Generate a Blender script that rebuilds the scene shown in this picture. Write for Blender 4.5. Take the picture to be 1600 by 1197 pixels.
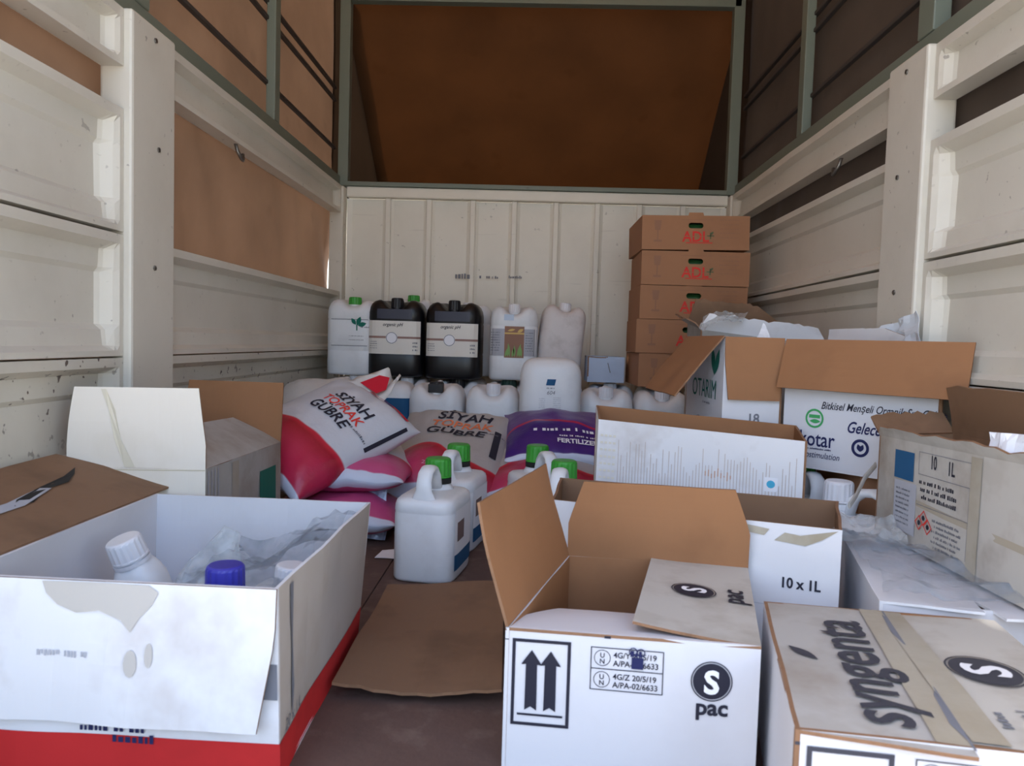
import bpy, bmesh, math, random
from mathutils import Vector, Matrix, noise
random.seed(7)
for o in list(bpy.data.objects): bpy.data.objects.remove(o)
scene = bpy.context.scene
COL = scene.collection

# ------------------------------------------------------------------ camera
cam_d = bpy.data.cameras.new('camera'); cam = bpy.data.objects.new('camera', cam_d); COL.objects.link(cam)
cam_d.sensor_fit = 'HORIZONTAL'; cam_d.sensor_width = 36.0; cam_d.lens = 36.0*1180/1600
cam_d.clip_start = 0.05; cam_d.clip_end = 200
R = ((0.9990985936, -0.0319820723, 0.0279132112), (0.0296051798, 0.0537122548, -0.9981174916), (0.0304225843, 0.9980441577, 0.0546106733))
cam.matrix_world = Matrix(((*R[0], 0.0), (*R[1], 0.0), (*R[2], 0.68), (0, 0, 0, 1)))
scene.camera = cam
cam_d.dof.use_dof = True; cam_d.dof.focus_distance = 3.0; cam_d.dof.aperture_fstop = 8.0

# ------------------------------------------------------------------ light
world = bpy.data.worlds.new('sky'); scene.world = world; world.use_nodes = True
bg = world.node_tree.nodes['Background']
sky = world.node_tree.nodes.new('ShaderNodeTexSky'); sky.sky_type = 'NISHITA'; sky.sun_disc = False
sky.sun_elevation = math.radians(51); sky.sun_rotation = math.radians(-79); sky.air_density = 1.0; sky.dust_density = 4.0; sky.ozone_density = 0.6
hsv = world.node_tree.nodes.new('ShaderNodeHueSaturation'); hsv.inputs['Saturation'].default_value = .95
world.node_tree.links.new(sky.outputs[0], hsv.inputs['Color']); world.node_tree.links.new(hsv.outputs[0], bg.inputs[0])
bg.inputs[1].default_value = 0.16
sun_d = bpy.data.lights.new('sun', 'SUN'); sun_d.energy = 3.2; sun_d.angle = math.radians(0.6); sun_d.color = (1.0, 0.95, 0.88)
sun = bpy.data.objects.new('sun', sun_d); COL.objects.link(sun)
sun.rotation_euler = Vector((0.62, 0.12, -0.78)).to_track_quat('-Z', 'Y').to_euler()
vs = scene.view_settings
vs.view_transform = 'Standard'; vs.look = 'None'; vs.gamma = 1.0; vs.use_curve_mapping = False; vs.exposure = 2.48

# ------------------------------------------------------------------ materials
def srgb(r, g, b):
    f = lambda c: (c/255/12.92) if c/255 <= .04045 else ((c/255+.055)/1.055)**2.4
    return (f(r), f(g), f(b), 1)
class NT:
    def __init__(s, name):
        s.m = bpy.data.materials.new(name); s.m.use_nodes = True; s.t = s.m.node_tree
        s.b = s.t.nodes['Principled BSDF']; s.out = s.t.nodes['Material Output']
    def n(s, ty, **k):
        nd = s.t.nodes.new(ty)
        for a, v in k.items(): setattr(nd, a, v)
        return nd
    def l(s, a, b): s.t.links.new(a, b)
    def coord(s, scale=(1, 1, 1), kind='Object'):
        c = s.n('ShaderNodeTexCoord'); m = s.n('ShaderNodeMapping'); m.inputs['Scale'].default_value = scale
        s.l(c.outputs[kind], m.inputs[0]); return m.outputs[0]
    def noise(s, vec, scale, detail=4, rough=.55):
        n = s.n('ShaderNodeTexNoise'); n.inputs['Scale'].default_value = scale; n.inputs['Detail'].default_value = detail
        n.inputs['Roughness'].default_value = rough; s.l(vec, n.inputs['Vector']); return n.outputs['Fac']
    def ramp(s, fac, a, b, ca=(0, 0, 0, 1), cb=(1, 1, 1, 1)):
        r = s.n('ShaderNodeValToRGB'); e = r.color_ramp.elements
        e[0].position = a; e[0].color = ca; e[1].position = b; e[1].color = cb
        s.l(fac, r.inputs[0]); return r.outputs[0]
    def mix(s, fac, a, b):
        m = s.n('ShaderNodeMix', data_type='RGBA')
        for sock, v in ((m.inputs[0], fac), (m.inputs[6], a), (m.inputs[7], b)):
            if hasattr(v, 'links'): s.l(v, sock)
            else: sock.default_value = v
        return m.outputs[2]
    def math(s, op, a, b=None, c=None):
        m = s.n('ShaderNodeMath', operation=op)
        for i, v in enumerate((a, b, c)):
            if v is None: continue
            if hasattr(v, 'links'): s.l(v, m.inputs[i])
            else: m.inputs[i].default_value = v
        return m.outputs[0]
    def bump(s, h, strength, dist=.01):
        b = s.n('ShaderNodeBump'); b.inputs['Strength'].default_value = strength; b.inputs['Distance'].default_value = dist
        s.l(h, b.inputs['Height']); s.l(b.outputs[0], s.b.inputs['Normal'])
    def col(s, c):
        if hasattr(c, 'links'): s.l(c, s.b.inputs['Base Color'])
        else: s.b.inputs['Base Color'].default_value = c
def plain(name, c, rough=.5, metal=0, spec=.5):
    t = NT(name); t.col(c); t.b.inputs['Roughness'].default_value = rough; t.b.inputs['Metallic'].default_value = metal
    t.b.inputs['Specular IOR Level'].default_value = spec
    return t.m
def paper(name, c, stain=(.3, .22, .14, 1), amt=.25, sc=6, lo=.52, hi=.72, flute=0, rough=.75, axis=(1, 1, 1)):
    t = NT(name); v = t.coord()
    n1 = t.noise(v, sc, 5, .6); f = t.math('MULTIPLY', t.ramp(n1, lo, hi), amt)
    cc = t.mix(f, c, stain)
    n2 = t.noise(v, 1.7*sc, 3); cc = t.mix(t.math('MULTIPLY', t.ramp(n2, .55, .62), amt*.25), cc, stain)
    t.col(cc); t.b.inputs['Roughness'].default_value = rough; t.b.inputs['Specular IOR Level'].default_value = .25
    n3 = t.noise(t.coord((1, 1, .25)), 60, 2)
    t.bump(n3, .08, .004)
    return t.m
def painted(name, c, dirt=.5, rust=.5, rough=.45):
    t = NT(name); v = t.coord()
    f1 = t.math('MULTIPLY', t.ramp(t.noise(v, 2.2, 5, .6), .45, .8), .45*dirt)
    cc = t.mix(f1, c, srgb(150, 140, 118))
    chips = t.math('MULTIPLY', t.ramp(t.noise(v, 38, 2, .5), .71 if rust < 1 else .665, .74 if rust < 1 else .70), t.ramp(t.noise(v, 3.1, 2), .5-.1*rust, .6))
    cc = t.mix(t.math('MULTIPLY', chips, min(1, .9*rust)), cc, srgb(70, 52, 42))
    sc = t.ramp(t.noise(t.coord((3, 60, 60)), 1.0, 2), .70, .73)
    cc = t.mix(t.math('MULTIPLY', sc, .25*dirt), cc, srgb(120, 108, 92))
    t.col(cc); t.b.inputs['Roughness'].default_value = rough
    t.bump(t.noise(v, 9, 3), .12, .01)
    return t.m
def canvas(name, c, trans, mixf):
    t = NT(name); v = t.coord()
    n = t.noise(v, 2.2, 5, .6)
    cc = t.mix(t.ramp(n, .35, .7), c, tuple(x*.78 for x in c[:3])+(1,))
    blot = t.ramp(t.noise(v, 5.0, 2, .4), .66, .74)
    cc = t.mix(t.math('MULTIPLY', blot, .35), cc, tuple(x*.45 for x in c[:3])+(1,))
    t.col(cc); t.b.inputs['Roughness'].default_value = .7; t.b.inputs['Specular IOR Level'].default_value = .2
    tr = t.n('ShaderNodeBsdfTranslucent')
    tc = t.mix(t.ramp(n, .35, .7), trans, tuple(x*.7 for x in trans[:3])+(1,))
    t.l(tc, tr.inputs[0])
    mx = t.n('ShaderNodeMixShader'); mx.inputs[0].default_value = mixf
    t.l(t.b.outputs[0], mx.inputs[1]); t.l(tr.outputs[0], mx.inputs[2]); t.l(mx.outputs[0], t.out.inputs[0])
    t.bump(t.noise(v, 120, 1), .1, .002)
    return t.m
def plastic(name, c, rough=.38, sss=.0, dirt=.12):
    t = NT(name); v = t.coord()
    f = t.math('MULTIPLY', t.ramp(t.noise(v, 11, 5, .65), .5, .78), dirt)
    t.col(t.mix(f, c, srgb(110, 95, 80))); t.b.inputs['Roughness'].default_value = rough
    if sss:
        t.b.inputs['Subsurface Weight'].default_value = sss; t.b.inputs['Subsurface Radius'].default_value = (.02, .02, .02)
        t.b.inputs['Subsurface Scale'].default_value = 1.0
    return t.m
def film(name, tint, lo, hi):
    t = NT(name); v = t.coord()
    t.col(tint); t.b.inputs['Roughness'].default_value = .12; t.b.inputs['Specular IOR Level'].default_value = .8
    n = t.noise(v, 14, 3)
    a = t.math('MULTIPLY_ADD', t.ramp(n, .4, .75), hi-lo, lo)
    t.l(a, t.b.inputs['Alpha']); t.bump(n, .3, .01)
    return t.m

WHITE = paper('white_card', srgb(228, 228, 230), srgb(150, 128, 108), .35, 4)
WHITE_CLEAN = paper('clean_white_card', srgb(213, 213, 217), srgb(176, 168, 162), .2, 3)
WHITE_DIRTY = paper('dirty_white_card', srgb(188, 184, 176), srgb(120, 100, 78), .55, 5, .45, .7)
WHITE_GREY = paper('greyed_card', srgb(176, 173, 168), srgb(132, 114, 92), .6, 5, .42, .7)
SIDE_BEIGE = paper('beige_soiled_shaded_card', srgb(188, 180, 172), srgb(170, 156, 140), .5, 4)  # soiled card, with the side wall's shade painted into its base colour
CREAM = paper('cream_card', srgb(238, 230, 216), srgb(200, 186, 150), .35, 3)
BROWN = paper('brown_kraft', srgb(154, 110, 76), srgb(112, 78, 54), .35, 3)
BROWN_D = paper('dull_kraft', srgb(134, 104, 80), srgb(90, 70, 54), .45, 4)
BROWN_BOX = paper('kraft_tray', srgb(164, 118, 86), srgb(136, 96, 70), .35, 3)
EDGE = paper('kraft_edge', srgb(140, 106, 80), srgb(90, 66, 48), .5, 20)
WALLP = painted('cream_paint', srgb(214, 209, 196), .6, .6)
WALLP2 = painted('cream_paint_worn', srgb(208, 203, 189), 1.0, 1.3)
BACKP = painted('bulkhead_paint', srgb(226, 220, 206), .45, .45)
FRAMEM = painted('frame_green_grey', srgb(112, 120, 108), .4, .3, .5)
SLATM = plain('slat_dark', srgb(62, 56, 52), .7)
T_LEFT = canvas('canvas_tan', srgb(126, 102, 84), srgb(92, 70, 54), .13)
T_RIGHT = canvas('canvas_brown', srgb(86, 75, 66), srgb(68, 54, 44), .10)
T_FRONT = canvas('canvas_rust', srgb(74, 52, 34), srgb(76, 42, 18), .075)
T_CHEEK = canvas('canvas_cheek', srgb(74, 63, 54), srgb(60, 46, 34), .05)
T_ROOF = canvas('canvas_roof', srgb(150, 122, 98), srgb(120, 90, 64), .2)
INK = plain('ink_black', srgb(44, 44, 56), .6, 0, .2)
INK_FADED = plain('ink_faded', srgb(66, 66, 74), .6, 0, .2)
INK_NAVY = plain('ink_navy', srgb(40, 44, 86), .6, 0, .2)
INK_GREEN = plain('ink_green', srgb(70, 160, 96), .6, 0, .2)
INK_DGREEN = plain('ink_dark_green', srgb(26, 108, 92), .6, 0, .2)
INK_RED = plain('ink_red', srgb(214, 60, 52), .6, 0, .2)
INK_CRIMSON = plain('ink_crimson', srgb(200, 36, 56), .5, 0, .2)
INK_BLUE = plain('ink_blue', srgb(36, 88, 130), .6, 0, .2)
INK_TEAL = plain('ink_teal', srgb(80, 176, 210), .6, 0, .2)
INK_GREY = plain('ink_grey', srgb(120, 122, 130), .6, 0, .2)
INK_LGREY = plain('ink_light_grey', srgb(176, 178, 186), .6, 0, .2)
INK_TAN = plain('ink_tan', srgb(206, 196, 170), .6, 0, .2)
INK_WHITE = plain('ink_white', srgb(238, 238, 242), .6, 0, .2)
INK_ORANGE = plain('ink_orange', srgb(226, 126, 84), .6, 0, .2)
BAND_RED = paper('red_card', srgb(196, 44, 44), srgb(120, 30, 30), .3, 4)
TAPE = paper('tape', srgb(172, 165, 150), srgb(142, 126, 98), .5, 7, .4, .65, rough=.3)
JUGW = plastic('jug_white', srgb(226, 229, 232), .38, .15, .12)
JUGD = plastic('jug_dusty_white', srgb(214, 208, 206), .5, .1, .35)
JUGB = plastic('jug_black', srgb(8, 10, 16), .36, 0, .05)
CAPG = plastic('cap_green', srgb(56, 152, 50), .4, 0, .1)
CAPDG = plastic('cap_dark_green', srgb(22, 62, 50), .5, 0, .2)
CAPK = plastic('cap_black', srgb(30, 30, 34), .45, 0, .1)
CAPW = plastic('cap_white', srgb(222, 222, 226), .4, .1, .1)
CAPB = plastic('cap_blue', srgb(52, 52, 158), .38, 0, .05)
FILM = film('clear_film', srgb(150, 164, 178), .10, .42)
FILM2 = film('cloudy_film', srgb(200, 204, 204), .25, .6)
METAL = plain('steel', srgb(120, 116, 110), .4, .8)
GRIME = plain('grime', srgb(32, 30, 28), .9)

# floor
t = NT('floor_ply'); v = t.coord()
fc = t.mix(t.ramp(t.noise(v, 2.5, 6, .65), .3, .75), srgb(104, 80, 70), srgb(74, 56, 52))
fc = t.mix(t.math('MULTIPLY', t.ramp(t.noise(v, 14, 4), .55, .7), .4), fc, srgb(132, 112, 100))
t.col(fc); t.b.inputs['Roughness'].default_value = .75; t.bump(t.noise(v, 30, 4), .25, .01)
FLOOR = t.m
t = NT('ground_concrete'); t.col(t.mix(t.noise(t.coord(), .8, 5), srgb(182, 182, 178), srgb(146, 146, 144))); t.b.inputs['Roughness'].default_value = .9
GROUND = t.m

# sack film with a printed wave: white above, red below a curved border
def sackmat(name, base, band, band2, k0, k1, side, wid):
    t = NT(name); c = t.n('ShaderNodeUVMap'); s = t.n('ShaderNodeSeparateXYZ'); t.l(c.outputs[0], s.inputs[0])
    u, vv = s.outputs[0], s.outputs[1]
    q = t.math('DIVIDE', t.math('SUBTRACT', u, side), wid)
    g = t.math('EXPONENT', t.math('MULTIPLY', t.math('MULTIPLY', q, q), -1.0))
    wv = t.math('MULTIPLY', t.math('SINE', t.math('MULTIPLY', u, 5.2)), .035)
    b = t.math('ADD', t.math('MULTIPLY_ADD', g, k1, k0), wv)
    d = t.math('SUBTRACT', b, vv)
    red = t.ramp(d, .0, .012)
    inner = t.ramp(d, .04, .16, band, band2)
    dark = t.ramp(d, .02, .05)
    cc = t.mix(red, base, t.mix(dark, srgb(196, 34, 60), inner))
    low = t.ramp(vv, .028, .032)
    cc = t.mix(low, srgb(206, 214, 230), cc)
    t.col(cc); t.b.inputs['Roughness'].default_value = .33
    n = t.noise(t.coord((1, 1, 1)), 14, 4); t.bump(n, .35, .012)
    return t.m
SACK = sackmat('sack_white_red', srgb(200, 202, 208), srgb(160, 18, 42), srgb(190, 40, 76), .25, .16, 1.0, .55)
SACK2 = sackmat('sack_grey_red', srgb(176, 172, 170), srgb(160, 22, 46), srgb(190, 56, 96), .24, .14, .3, .25)
SACKPK = sackmat('sack_pink', srgb(206, 202, 206), srgb(176, 40, 84), srgb(196, 80, 130), .42, .1, .4, .3)
SACKP = sackmat('sack_purple', srgb(92, 58, 132), srgb(66, 34, 122), srgb(58, 26, 116), .40, .1, .3, .5)
SACKW = plastic('sack_plain', srgb(216, 214, 210), .45, 0, .2)

# ------------------------------------------------------------------ scene helpers
def V(*a): return Vector(a)
def link(name, me, parent=None):
    o = bpy.data.objects.new(name, me); COL.objects.link(o)
    if parent: o.parent = parent
    return o
def tag(o, label=None, cat=None, group=None, kind=None):
    if label: o['label'] = label
    if cat: o['category'] = cat
    if group: o['group'] = group
    if kind: o['kind'] = kind
    return o
def thing(name, label, cat, loc=(0, 0, 0), rot=(0, 0, 0), group=None, kind=None):
    o = bpy.data.objects.new(name, None); o.empty_display_size = .05; COL.objects.link(o)
    o.location = loc; o.rotation_euler = rot
    return tag(o, label, cat, group, kind)
def mesh(name, verts, faces, mats, parent=None, midx=None, smooth=False, off=None, label=None, uv=None):
    me = bpy.data.meshes.new(name)
    if off is not None: verts = [(x[0]-off[0], x[1]-off[1], x[2]-off[2]) for x in verts]
    me.from_pydata([tuple(x) for x in verts], [], faces)
    for m in (mats if isinstance(mats, (list, tuple)) else [mats]): me.materials.append(m)
    if midx: me.polygons.foreach_set('material_index', midx)
    if smooth: me.polygons.foreach_set('use_smooth', [True]*len(me.polygons))
    if uv:
        ul = me.uv_layers.new(name='UVMap')
        for lp in me.loops: ul.data[lp.index].uv = uv[lp.vertex_index]
    me.update()
    o = link(name, me, parent)
    if label: o['label'] = label
    return o
def L0(root): return root.location if root is not None else None

def box_vf(x0, x1, y0, y1, z0, z1, bev=0):
    bm = bmesh.new(); bmesh.ops.create_cube(bm, size=1)
    for v_ in bm.verts: v_.co = ((x0+x1)/2+v_.co.x*(x1-x0), (y0+y1)/2+v_.co.y*(y1-y0), (z0+z1)/2+v_.co.z*(z1-z0))
    if bev: bmesh.ops.bevel(bm, geom=bm.edges[:], offset=bev, segments=2, affect='EDGES', profile=.5)
    bm.verts.index_update()
    r = ([v_.co.copy() for v_ in bm.verts], [[v_.index for v_ in f.verts] for f in bm.faces]); bm.free(); return r
def box(name, x0, x1, y0, y1, z0, z1, m, parent=None, bev=.004):
    a, f = box_vf(x0, x1, y0, y1, z0, z1, bev)
    return mesh(name, a, f, m, parent, off=L0(parent))

def sheet_vf(G, thick, flip=False):
    """grid of points -> solid sheet; outer side first. returns verts, faces, midx (0 outer, 1 inner, 2 edge)"""
    nu, nv = len(G), len(G[0]); vs_, nn = [], []
    for i in range(nu):
        for j in range(nv):
            du = G[min(i+1, nu-1)][j]-G[max(i-1, 0)][j]; dv = G[i][min(j+1, nv-1)]-G[i][max(j-1, 0)]
            n = du.cross(dv); n = n.normalized() if n.length > 1e-12 else V(0, 0, 1)
            nn.append(-n if flip else n)
    a = [G[i][j].copy() for i in range(nu) for j in range(nv)]
    b = [p-n*thick for p, n in zip(a, nn)]
    N_ = nu*nv; f, mi = [], []
    q = lambda i, j: i*nv+j
    for i in range(nu-1):
        for j in range(nv-1):
            t1 = [q(i, j), q(i+1, j), q(i+1, j+1), q(i, j+1)]
            if flip: t1 = t1[::-1]
            f.append(t1); mi.append(0); f.append([x+N_ for x in t1[::-1]]); mi.append(1)
    rim = [q(i, 0) for i in range(nu)]+[q(nu-1, j) for j in range(1, nv)]+[q(i, nv-1) for i in range(nu-2, -1, -1)]+[q(0, j) for j in range(nv-2, 0, -1)]
    for k in range(len(rim)):
        x, y = rim[k], rim[(k+1) % len(rim)]
        e = [y, x, x+N_, y+N_]
        if flip: e = e[::-1]
        f.append(e); mi.append(2)
    return a+b, f, mi

# ---- flat print: list of 2D shapes in metres, mapped on to a surface
_tc = {}
def text2(s, size=.05, x=0, y=0, bold=0, shear=0, xs=1, align='LEFT', rot=0):
    cu = bpy.data.curves.new('t', 'FONT'); cu.body = s; cu.size = 1; cu.offset = min(bold, .015) if 'g' in s else bold; cu.shear = shear; cu.align_x = align; cu.resolution_u = 3
    ob = bpy.data.objects.new('t', cu); me = bpy.data.meshes.new_from_object(ob)
    c, sn = math.cos(rot), math.sin(rot); P_ = []
    for v_ in me.vertices:
        a, b = v_.co.x*size*xs, v_.co.y*size
        P_.append((x+a*c-b*sn, y+a*sn+b*c))
    F_ = [list(p.vertices) for p in me.polygons]
    bpy.data.objects.remove(ob); bpy.data.meshes.remove(me); bpy.data.curves.remove(cu)
    return P_, F_
def poly2(pts): return [tuple(p) for p in pts], [list(range(len(pts)))]
def rect2(x0, y0, x1, y1, n=1):
    P_, F_ = [], []
    for i in range(n+1):
        a = x0+(x1-x0)*i/n; P_ += [(a, y0), (a, y1)]
    for i in range(n): F_.append([2*i, 2*i+2, 2*i+3, 2*i+1])
    return P_, F_
def frame2(x0, y0, x1, y1, w):
    return join2(rect2(x0, y0, x1, y0+w), rect2(x0, y1-w, x1, y1), rect2(x0, y0+w, x0+w, y1-w), rect2(x1-w, y0+w, x1, y1-w))
def ring2(cx, cy, r0, r1, n=32, sy=1):
    P_ = []; F_ = []
    for i in range(n):
        a = 2*math.pi*i/n; P_ += [(cx+r0*math.cos(a), cy+sy*r0*math.sin(a)), (cx+r1*math.cos(a), cy+sy*r1*math.sin(a))]
    for i in range(n):
        k = (i+1) % n; F_.append([2*i, 2*i+1, 2*k+1, 2*k])
    return P_, F_
def disc2(cx, cy, r, n=32, sy=1):
    return [(cx+r*math.cos(2*math.pi*i/n), cy+sy*r*math.sin(2*math.pi*i/n)) for i in range(n)], [list(range(n))]
def join2(*sh):
    P_, F_ = [], []
    for p, f in sh:
        k = len(P_); P_ += p; F_ += [[i+k for i in q] for q in f]
    return P_, F_
def words2(x, y, w, h, seed, fill=.75):
    """a line of small print too fine to read: short strokes"""
    r = random.Random(seed); a = x; out = []
    while a < x+w*fill:
        l = h*r.uniform(.25, .6); out.append(rect2(a, y, min(a+l, x+w), y+h*r.uniform(.6, 1))); a += l+h*(.22 if r.random() < .8 else .8)
    return join2(*out)
def leaf2(x, y, l, w, ang):
    c, s = math.cos(ang), math.sin(ang); pts = []
    for i in range(9): t_ = i/8; pts.append((t_*l, w*math.sin(math.pi*t_)))
    for i in range(7, 0, -1): t_ = i/8; pts.append((t_*l, -w*math.sin(math.pi*t_)))
    return poly2([(x+a*c-b*s, y+a*s+b*c) for a, b in pts])
def put(name, shp, fn, m, parent, label=None):
    """fn(x, y) -> 3D point in the parent's frame (already lifted off the surface)"""
    P_, F_ = shp
    return mesh(name, [fn(*p) for p in P_], F_, m, parent, label=label)

# ---- cartons
class Carton:
    def __init__(s, name, label, top, bot, outer, inner, cat='carton', group=None, wob=.004, edge=None, seed=0, closed=False, th=.006, walls=None, rim=None):
        s.T = [V(*p) for p in top]; s.B = [V(*p) for p in bot]; s.wob = wob; s.th = th; s.seed = seed
        c = sum(s.B, V(0, 0, 0))/4
        s.c = c; s.root = thing(name, label, cat, c, group=group)
        s.outer, s.inner, s.edge = outer, inner, edge or EDGE
        s.cT = sum(s.T, V(0, 0, 0))/4
        vs_, fs, mi = [], [], []
        for i in range(4):
            G = [[s.wall(i, a/8, b/5) for b in range(6)] for a in range(9)]
            a_, f_, m_ = sheet_vf(G, th)
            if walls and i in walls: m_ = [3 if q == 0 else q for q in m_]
            k = len(vs_); vs_ += a_; fs += [[x+k for x in q] for q in f_]; mi += m_
        k = len(vs_); e = V(0, 0, .001)
        vs_ += [p.copy() for p in s.B]+[p+V(0, 0, th) for p in s.B]
        fs += [[k+3, k+2, k+1, k], [k+4, k+5, k+6, k+7]]; mi += [0, 1]
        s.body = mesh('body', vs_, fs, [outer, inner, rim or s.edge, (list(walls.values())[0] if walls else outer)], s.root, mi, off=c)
    def wall(s, i, a, b):
        """a along the wall from corner i to i+1, b up; outer surface"""
        j = (i+1) % 4
        p = s.B[i].lerp(s.B[j], a).lerp(s.T[i].lerp(s.T[j], a), b)
        n = (s.B[j]-s.B[i]).cross(V(0, 0, 1)).normalized()
        w = noise.noise(p*6+V(s.seed, i*3, 0))*s.wob*min(1, 6*a*(1-a))
        return p+n*w
    def wn(s, i):
        return (s.B[(i+1) % 4]-s.B[i]).cross(V(0, 0, 1)).normalized()
    def on(s, i, lift=.0016):
        """print map for wall i: x metres from its left end, y metres up from the bottom"""
        j = (i+1) % 4; w = (s.T[j]-s.T[i]).length; h = (s.T[i]-s.B[i]).length; n = s.wn(i)
        return lambda x, y: s.wall(i, x/w, y/h)+n*lift-s.c
    def flap(s, i, Ln, deg, c0=0, c1=0, k=.35, bend=0, ext0=0, ext1=0, twist=0, outer=None, inner=None, label=None, rag=0, sag=0, nu=12, nv=7, name='flap'):
        j = (i+1) % 4; A, B_ = s.T[i], s.T[j]; ax = (B_-A); w = ax.length; ax = ax/w
        out = ax.cross(V(0, 0, 1)).normalized(); up = out.cross(ax)*-1
        if up.z < 0: up = -up
        def fn(x, y, lift=0):      # x metres along the hinge, y metres from the hinge
            u = x/w
            th = math.radians(deg+twist*(u-.5))
            p = A+ax*x; d = 0
            st = 6; yy = y/st; n = out
            for q in range(st):
                tq = th+math.radians(bend)*((q+.5)/st)*(y/Ln if Ln else 0)
                p = p+(out*math.cos(tq)+up*math.sin(tq))*yy
                n = out*math.sin(tq)-up*math.cos(tq)
            p = p+n*(noise.noise(p*7+V(s.seed+i, 0, 3))*s.wob*1.5*min(1, y/Ln*2) - sag*math.sin(math.pi*min(max(u, 0), 1))*(y/Ln))
            return p+n*lift
        G = []
        for a in range(nu+1):
            row = []
            for b in range(nv+1):
                y = b/nv
                f = 0 if y <= k else (y-k)/(1-k)
                x0 = -ext0+c0*f; x1 = w+ext1-c1*f
                x = x0+(x1-x0)*a/nu
                yy = y*Ln*(1+rag*noise.noise(V(a*1.7, s.seed, i*5)))
                row.append(fn(x, yy))
            G.append(row)
        a_, f_, m_ = sheet_vf(G, s.th*.8)
        o = mesh(name, a_, f_, [outer or s.outer, inner or s.inner, s.edge], s.root, m_, off=s.c, label=label)
        on = lambda x, y: fn(x, y, .0022)-s.c
        oni = lambda x, y: fn(x, y, -s.th*.8-.0022)-s.c
        return o, on, oni
def quad(pts, z): return [(x, y, z) for x, y in pts]

def loft(rings, cap0=True, cap1=True):
    n = len(rings[0]); vs_ = [p for r in rings for p in r]; fs = []
    for i in range(len(rings)-1):
        for j in range(n):
            k = (j+1) % n; fs.append([i*n+j, i*n+k, (i+1)*n+k, (i+1)*n+j])
    if cap0: fs.append(list(range(n))[::-1])
    if cap1: fs.append([(len(rings)-1)*n+j for j in range(n)])
    return vs_, fs
def sup(a, b, z, n=5., N_=32, dx=0, dy=0):
    r = []
    for i in range(N_):
        t_ = 2*math.pi*(i+.5)/N_; c, s = math.cos(t_), math.sin(t_)
        d = (abs(c)**n+abs(s)**n)**(-1/n)
        r.append(V(dx+a*c*d, dy+b*s*d, z))
    return r
def tube(path, ra, rb=None, N_=10, up=V(1, 0, 0)):
    rb = rb or ra; rings = []
    for i, p in enumerate(path):
        t_ = (path[min(i+1, len(path)-1)]-path[max(i-1, 0)]).normalized()
        s = (up-t_*up.dot(t_)).normalized(); q = t_.cross(s)
        rings.append([p+s*ra*math.cos(2*math.pi*k/N_)+q*rb*math.sin(2*math.pi*k/N_) for k in range(N_)])
    return loft(rings)
def cap_vf(r, h, z0, x=0, y=0, N_=36, ax=None):
    rings = []
    for z, f in ((0, 1.03), (.08, 1.03), (.12, 1.0), (.86, .97), (.95, .93), (1, .84)):
        rg = []
        for k in range(N_):
            a = 2*math.pi*k/N_; kn = 1+(.022 if k % 2 else -.022)*(1 if .1 < z < .9 else 0)
            rg.append(V(x+r*f*kn*math.cos(a), y+r*f*kn*math.sin(a), z0+h*z))
        rings.append(rg)
    return loft(rings)

def jerrycan(w, d, h, body_m, cap_m, name='jerrycan', label='', group=None, loc=(0, 0, 0), rot=(0, 0, 0), capx=0, capy=-.2, capr=.03, notch=.05, ribs=True, cap=True, nexp=5.):
    """boxy can: front faces -y, shoulders left and right, cap in a hollow between them, carrying handle behind"""
    root = thing(name, label, 'jug', loc, rot, group)
    a, b = w/2, d/2
    prof = [(0, .90), (.012, .965), (.035, 1.0), (.30, 1.0), (.31, .988), (.325, .988), (.335, 1.0), (.70, 1.0), (.71, .988), (.725, .988), (.735, 1.0), (.82, .995), (.88, .965), (.93, .90), (.965, .80), (.985, .66), (.995, .45), (1.0, .2)]
    if not ribs: prof = [p for p in prof if not .25 < p[0] < .75 or p[0] == .30]
    rings = []
    for z, s in prof:
        rg = sup(a*s, b*(s if z < .8 else 1-(1-s)*.9), h*z, nexp, 40)
        if z > .8:
            for p in rg:
                k = math.exp(-((p.x-capx*w)/(.20*w))**4)*(z-.8)/.2
                front = 1/(1+math.exp((p.y-.12*d)/(.05*d)))
                p.z -= notch*k*(front*.9+.1)
        rings.append(rg)
    vs_, fs = loft(rings)
    mesh('body', vs_, fs, body_m, root, smooth=True)
    z0 = h-notch*.95
    if cap:
        nv_, nf = loft([sup(capr*.9, capr*.9, z, 2, 24, capx*w, capy*d) for z in (z0-.03, z0+.012)])
        mesh('neck', nv_, nf, body_m, root, smooth=False)
        cv, cf = cap_vf(capr, notch*.75+.012, z0+.004, capx*w, capy*d)
        mesh('cap', cv, cf, cap_m, root)
        pth = [V(capx*w, (-.02+.40*t_/8)*d, h-.5*notch+.5*notch*math.sin(math.pi*t_/8)) for t_ in range(9)]
        hv, hf = tube(pth, .014, .009)
        mesh('handle', hv, hf, body_m, root, smooth=True)
    def front(x, z, lift=.0015):
        xx = min(abs(x)/a, .999)
        return V(x, -b*(1-xx**nexp)**(1/nexp)-lift, z)
    return root, front
def band(front, x0, x1, z0, z1, n=10, lift=.0012):
    vs_ = []; fs = []
    for i in range(n+1):
        x = x0+(x1-x0)*i/n; vs_ += [front(x, z0, lift), front(x, z1, lift)]
    for i in range(n): fs.append([2*i, 2*i+2, 2*i+3, 2*i+1])
    return vs_, fs

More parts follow.
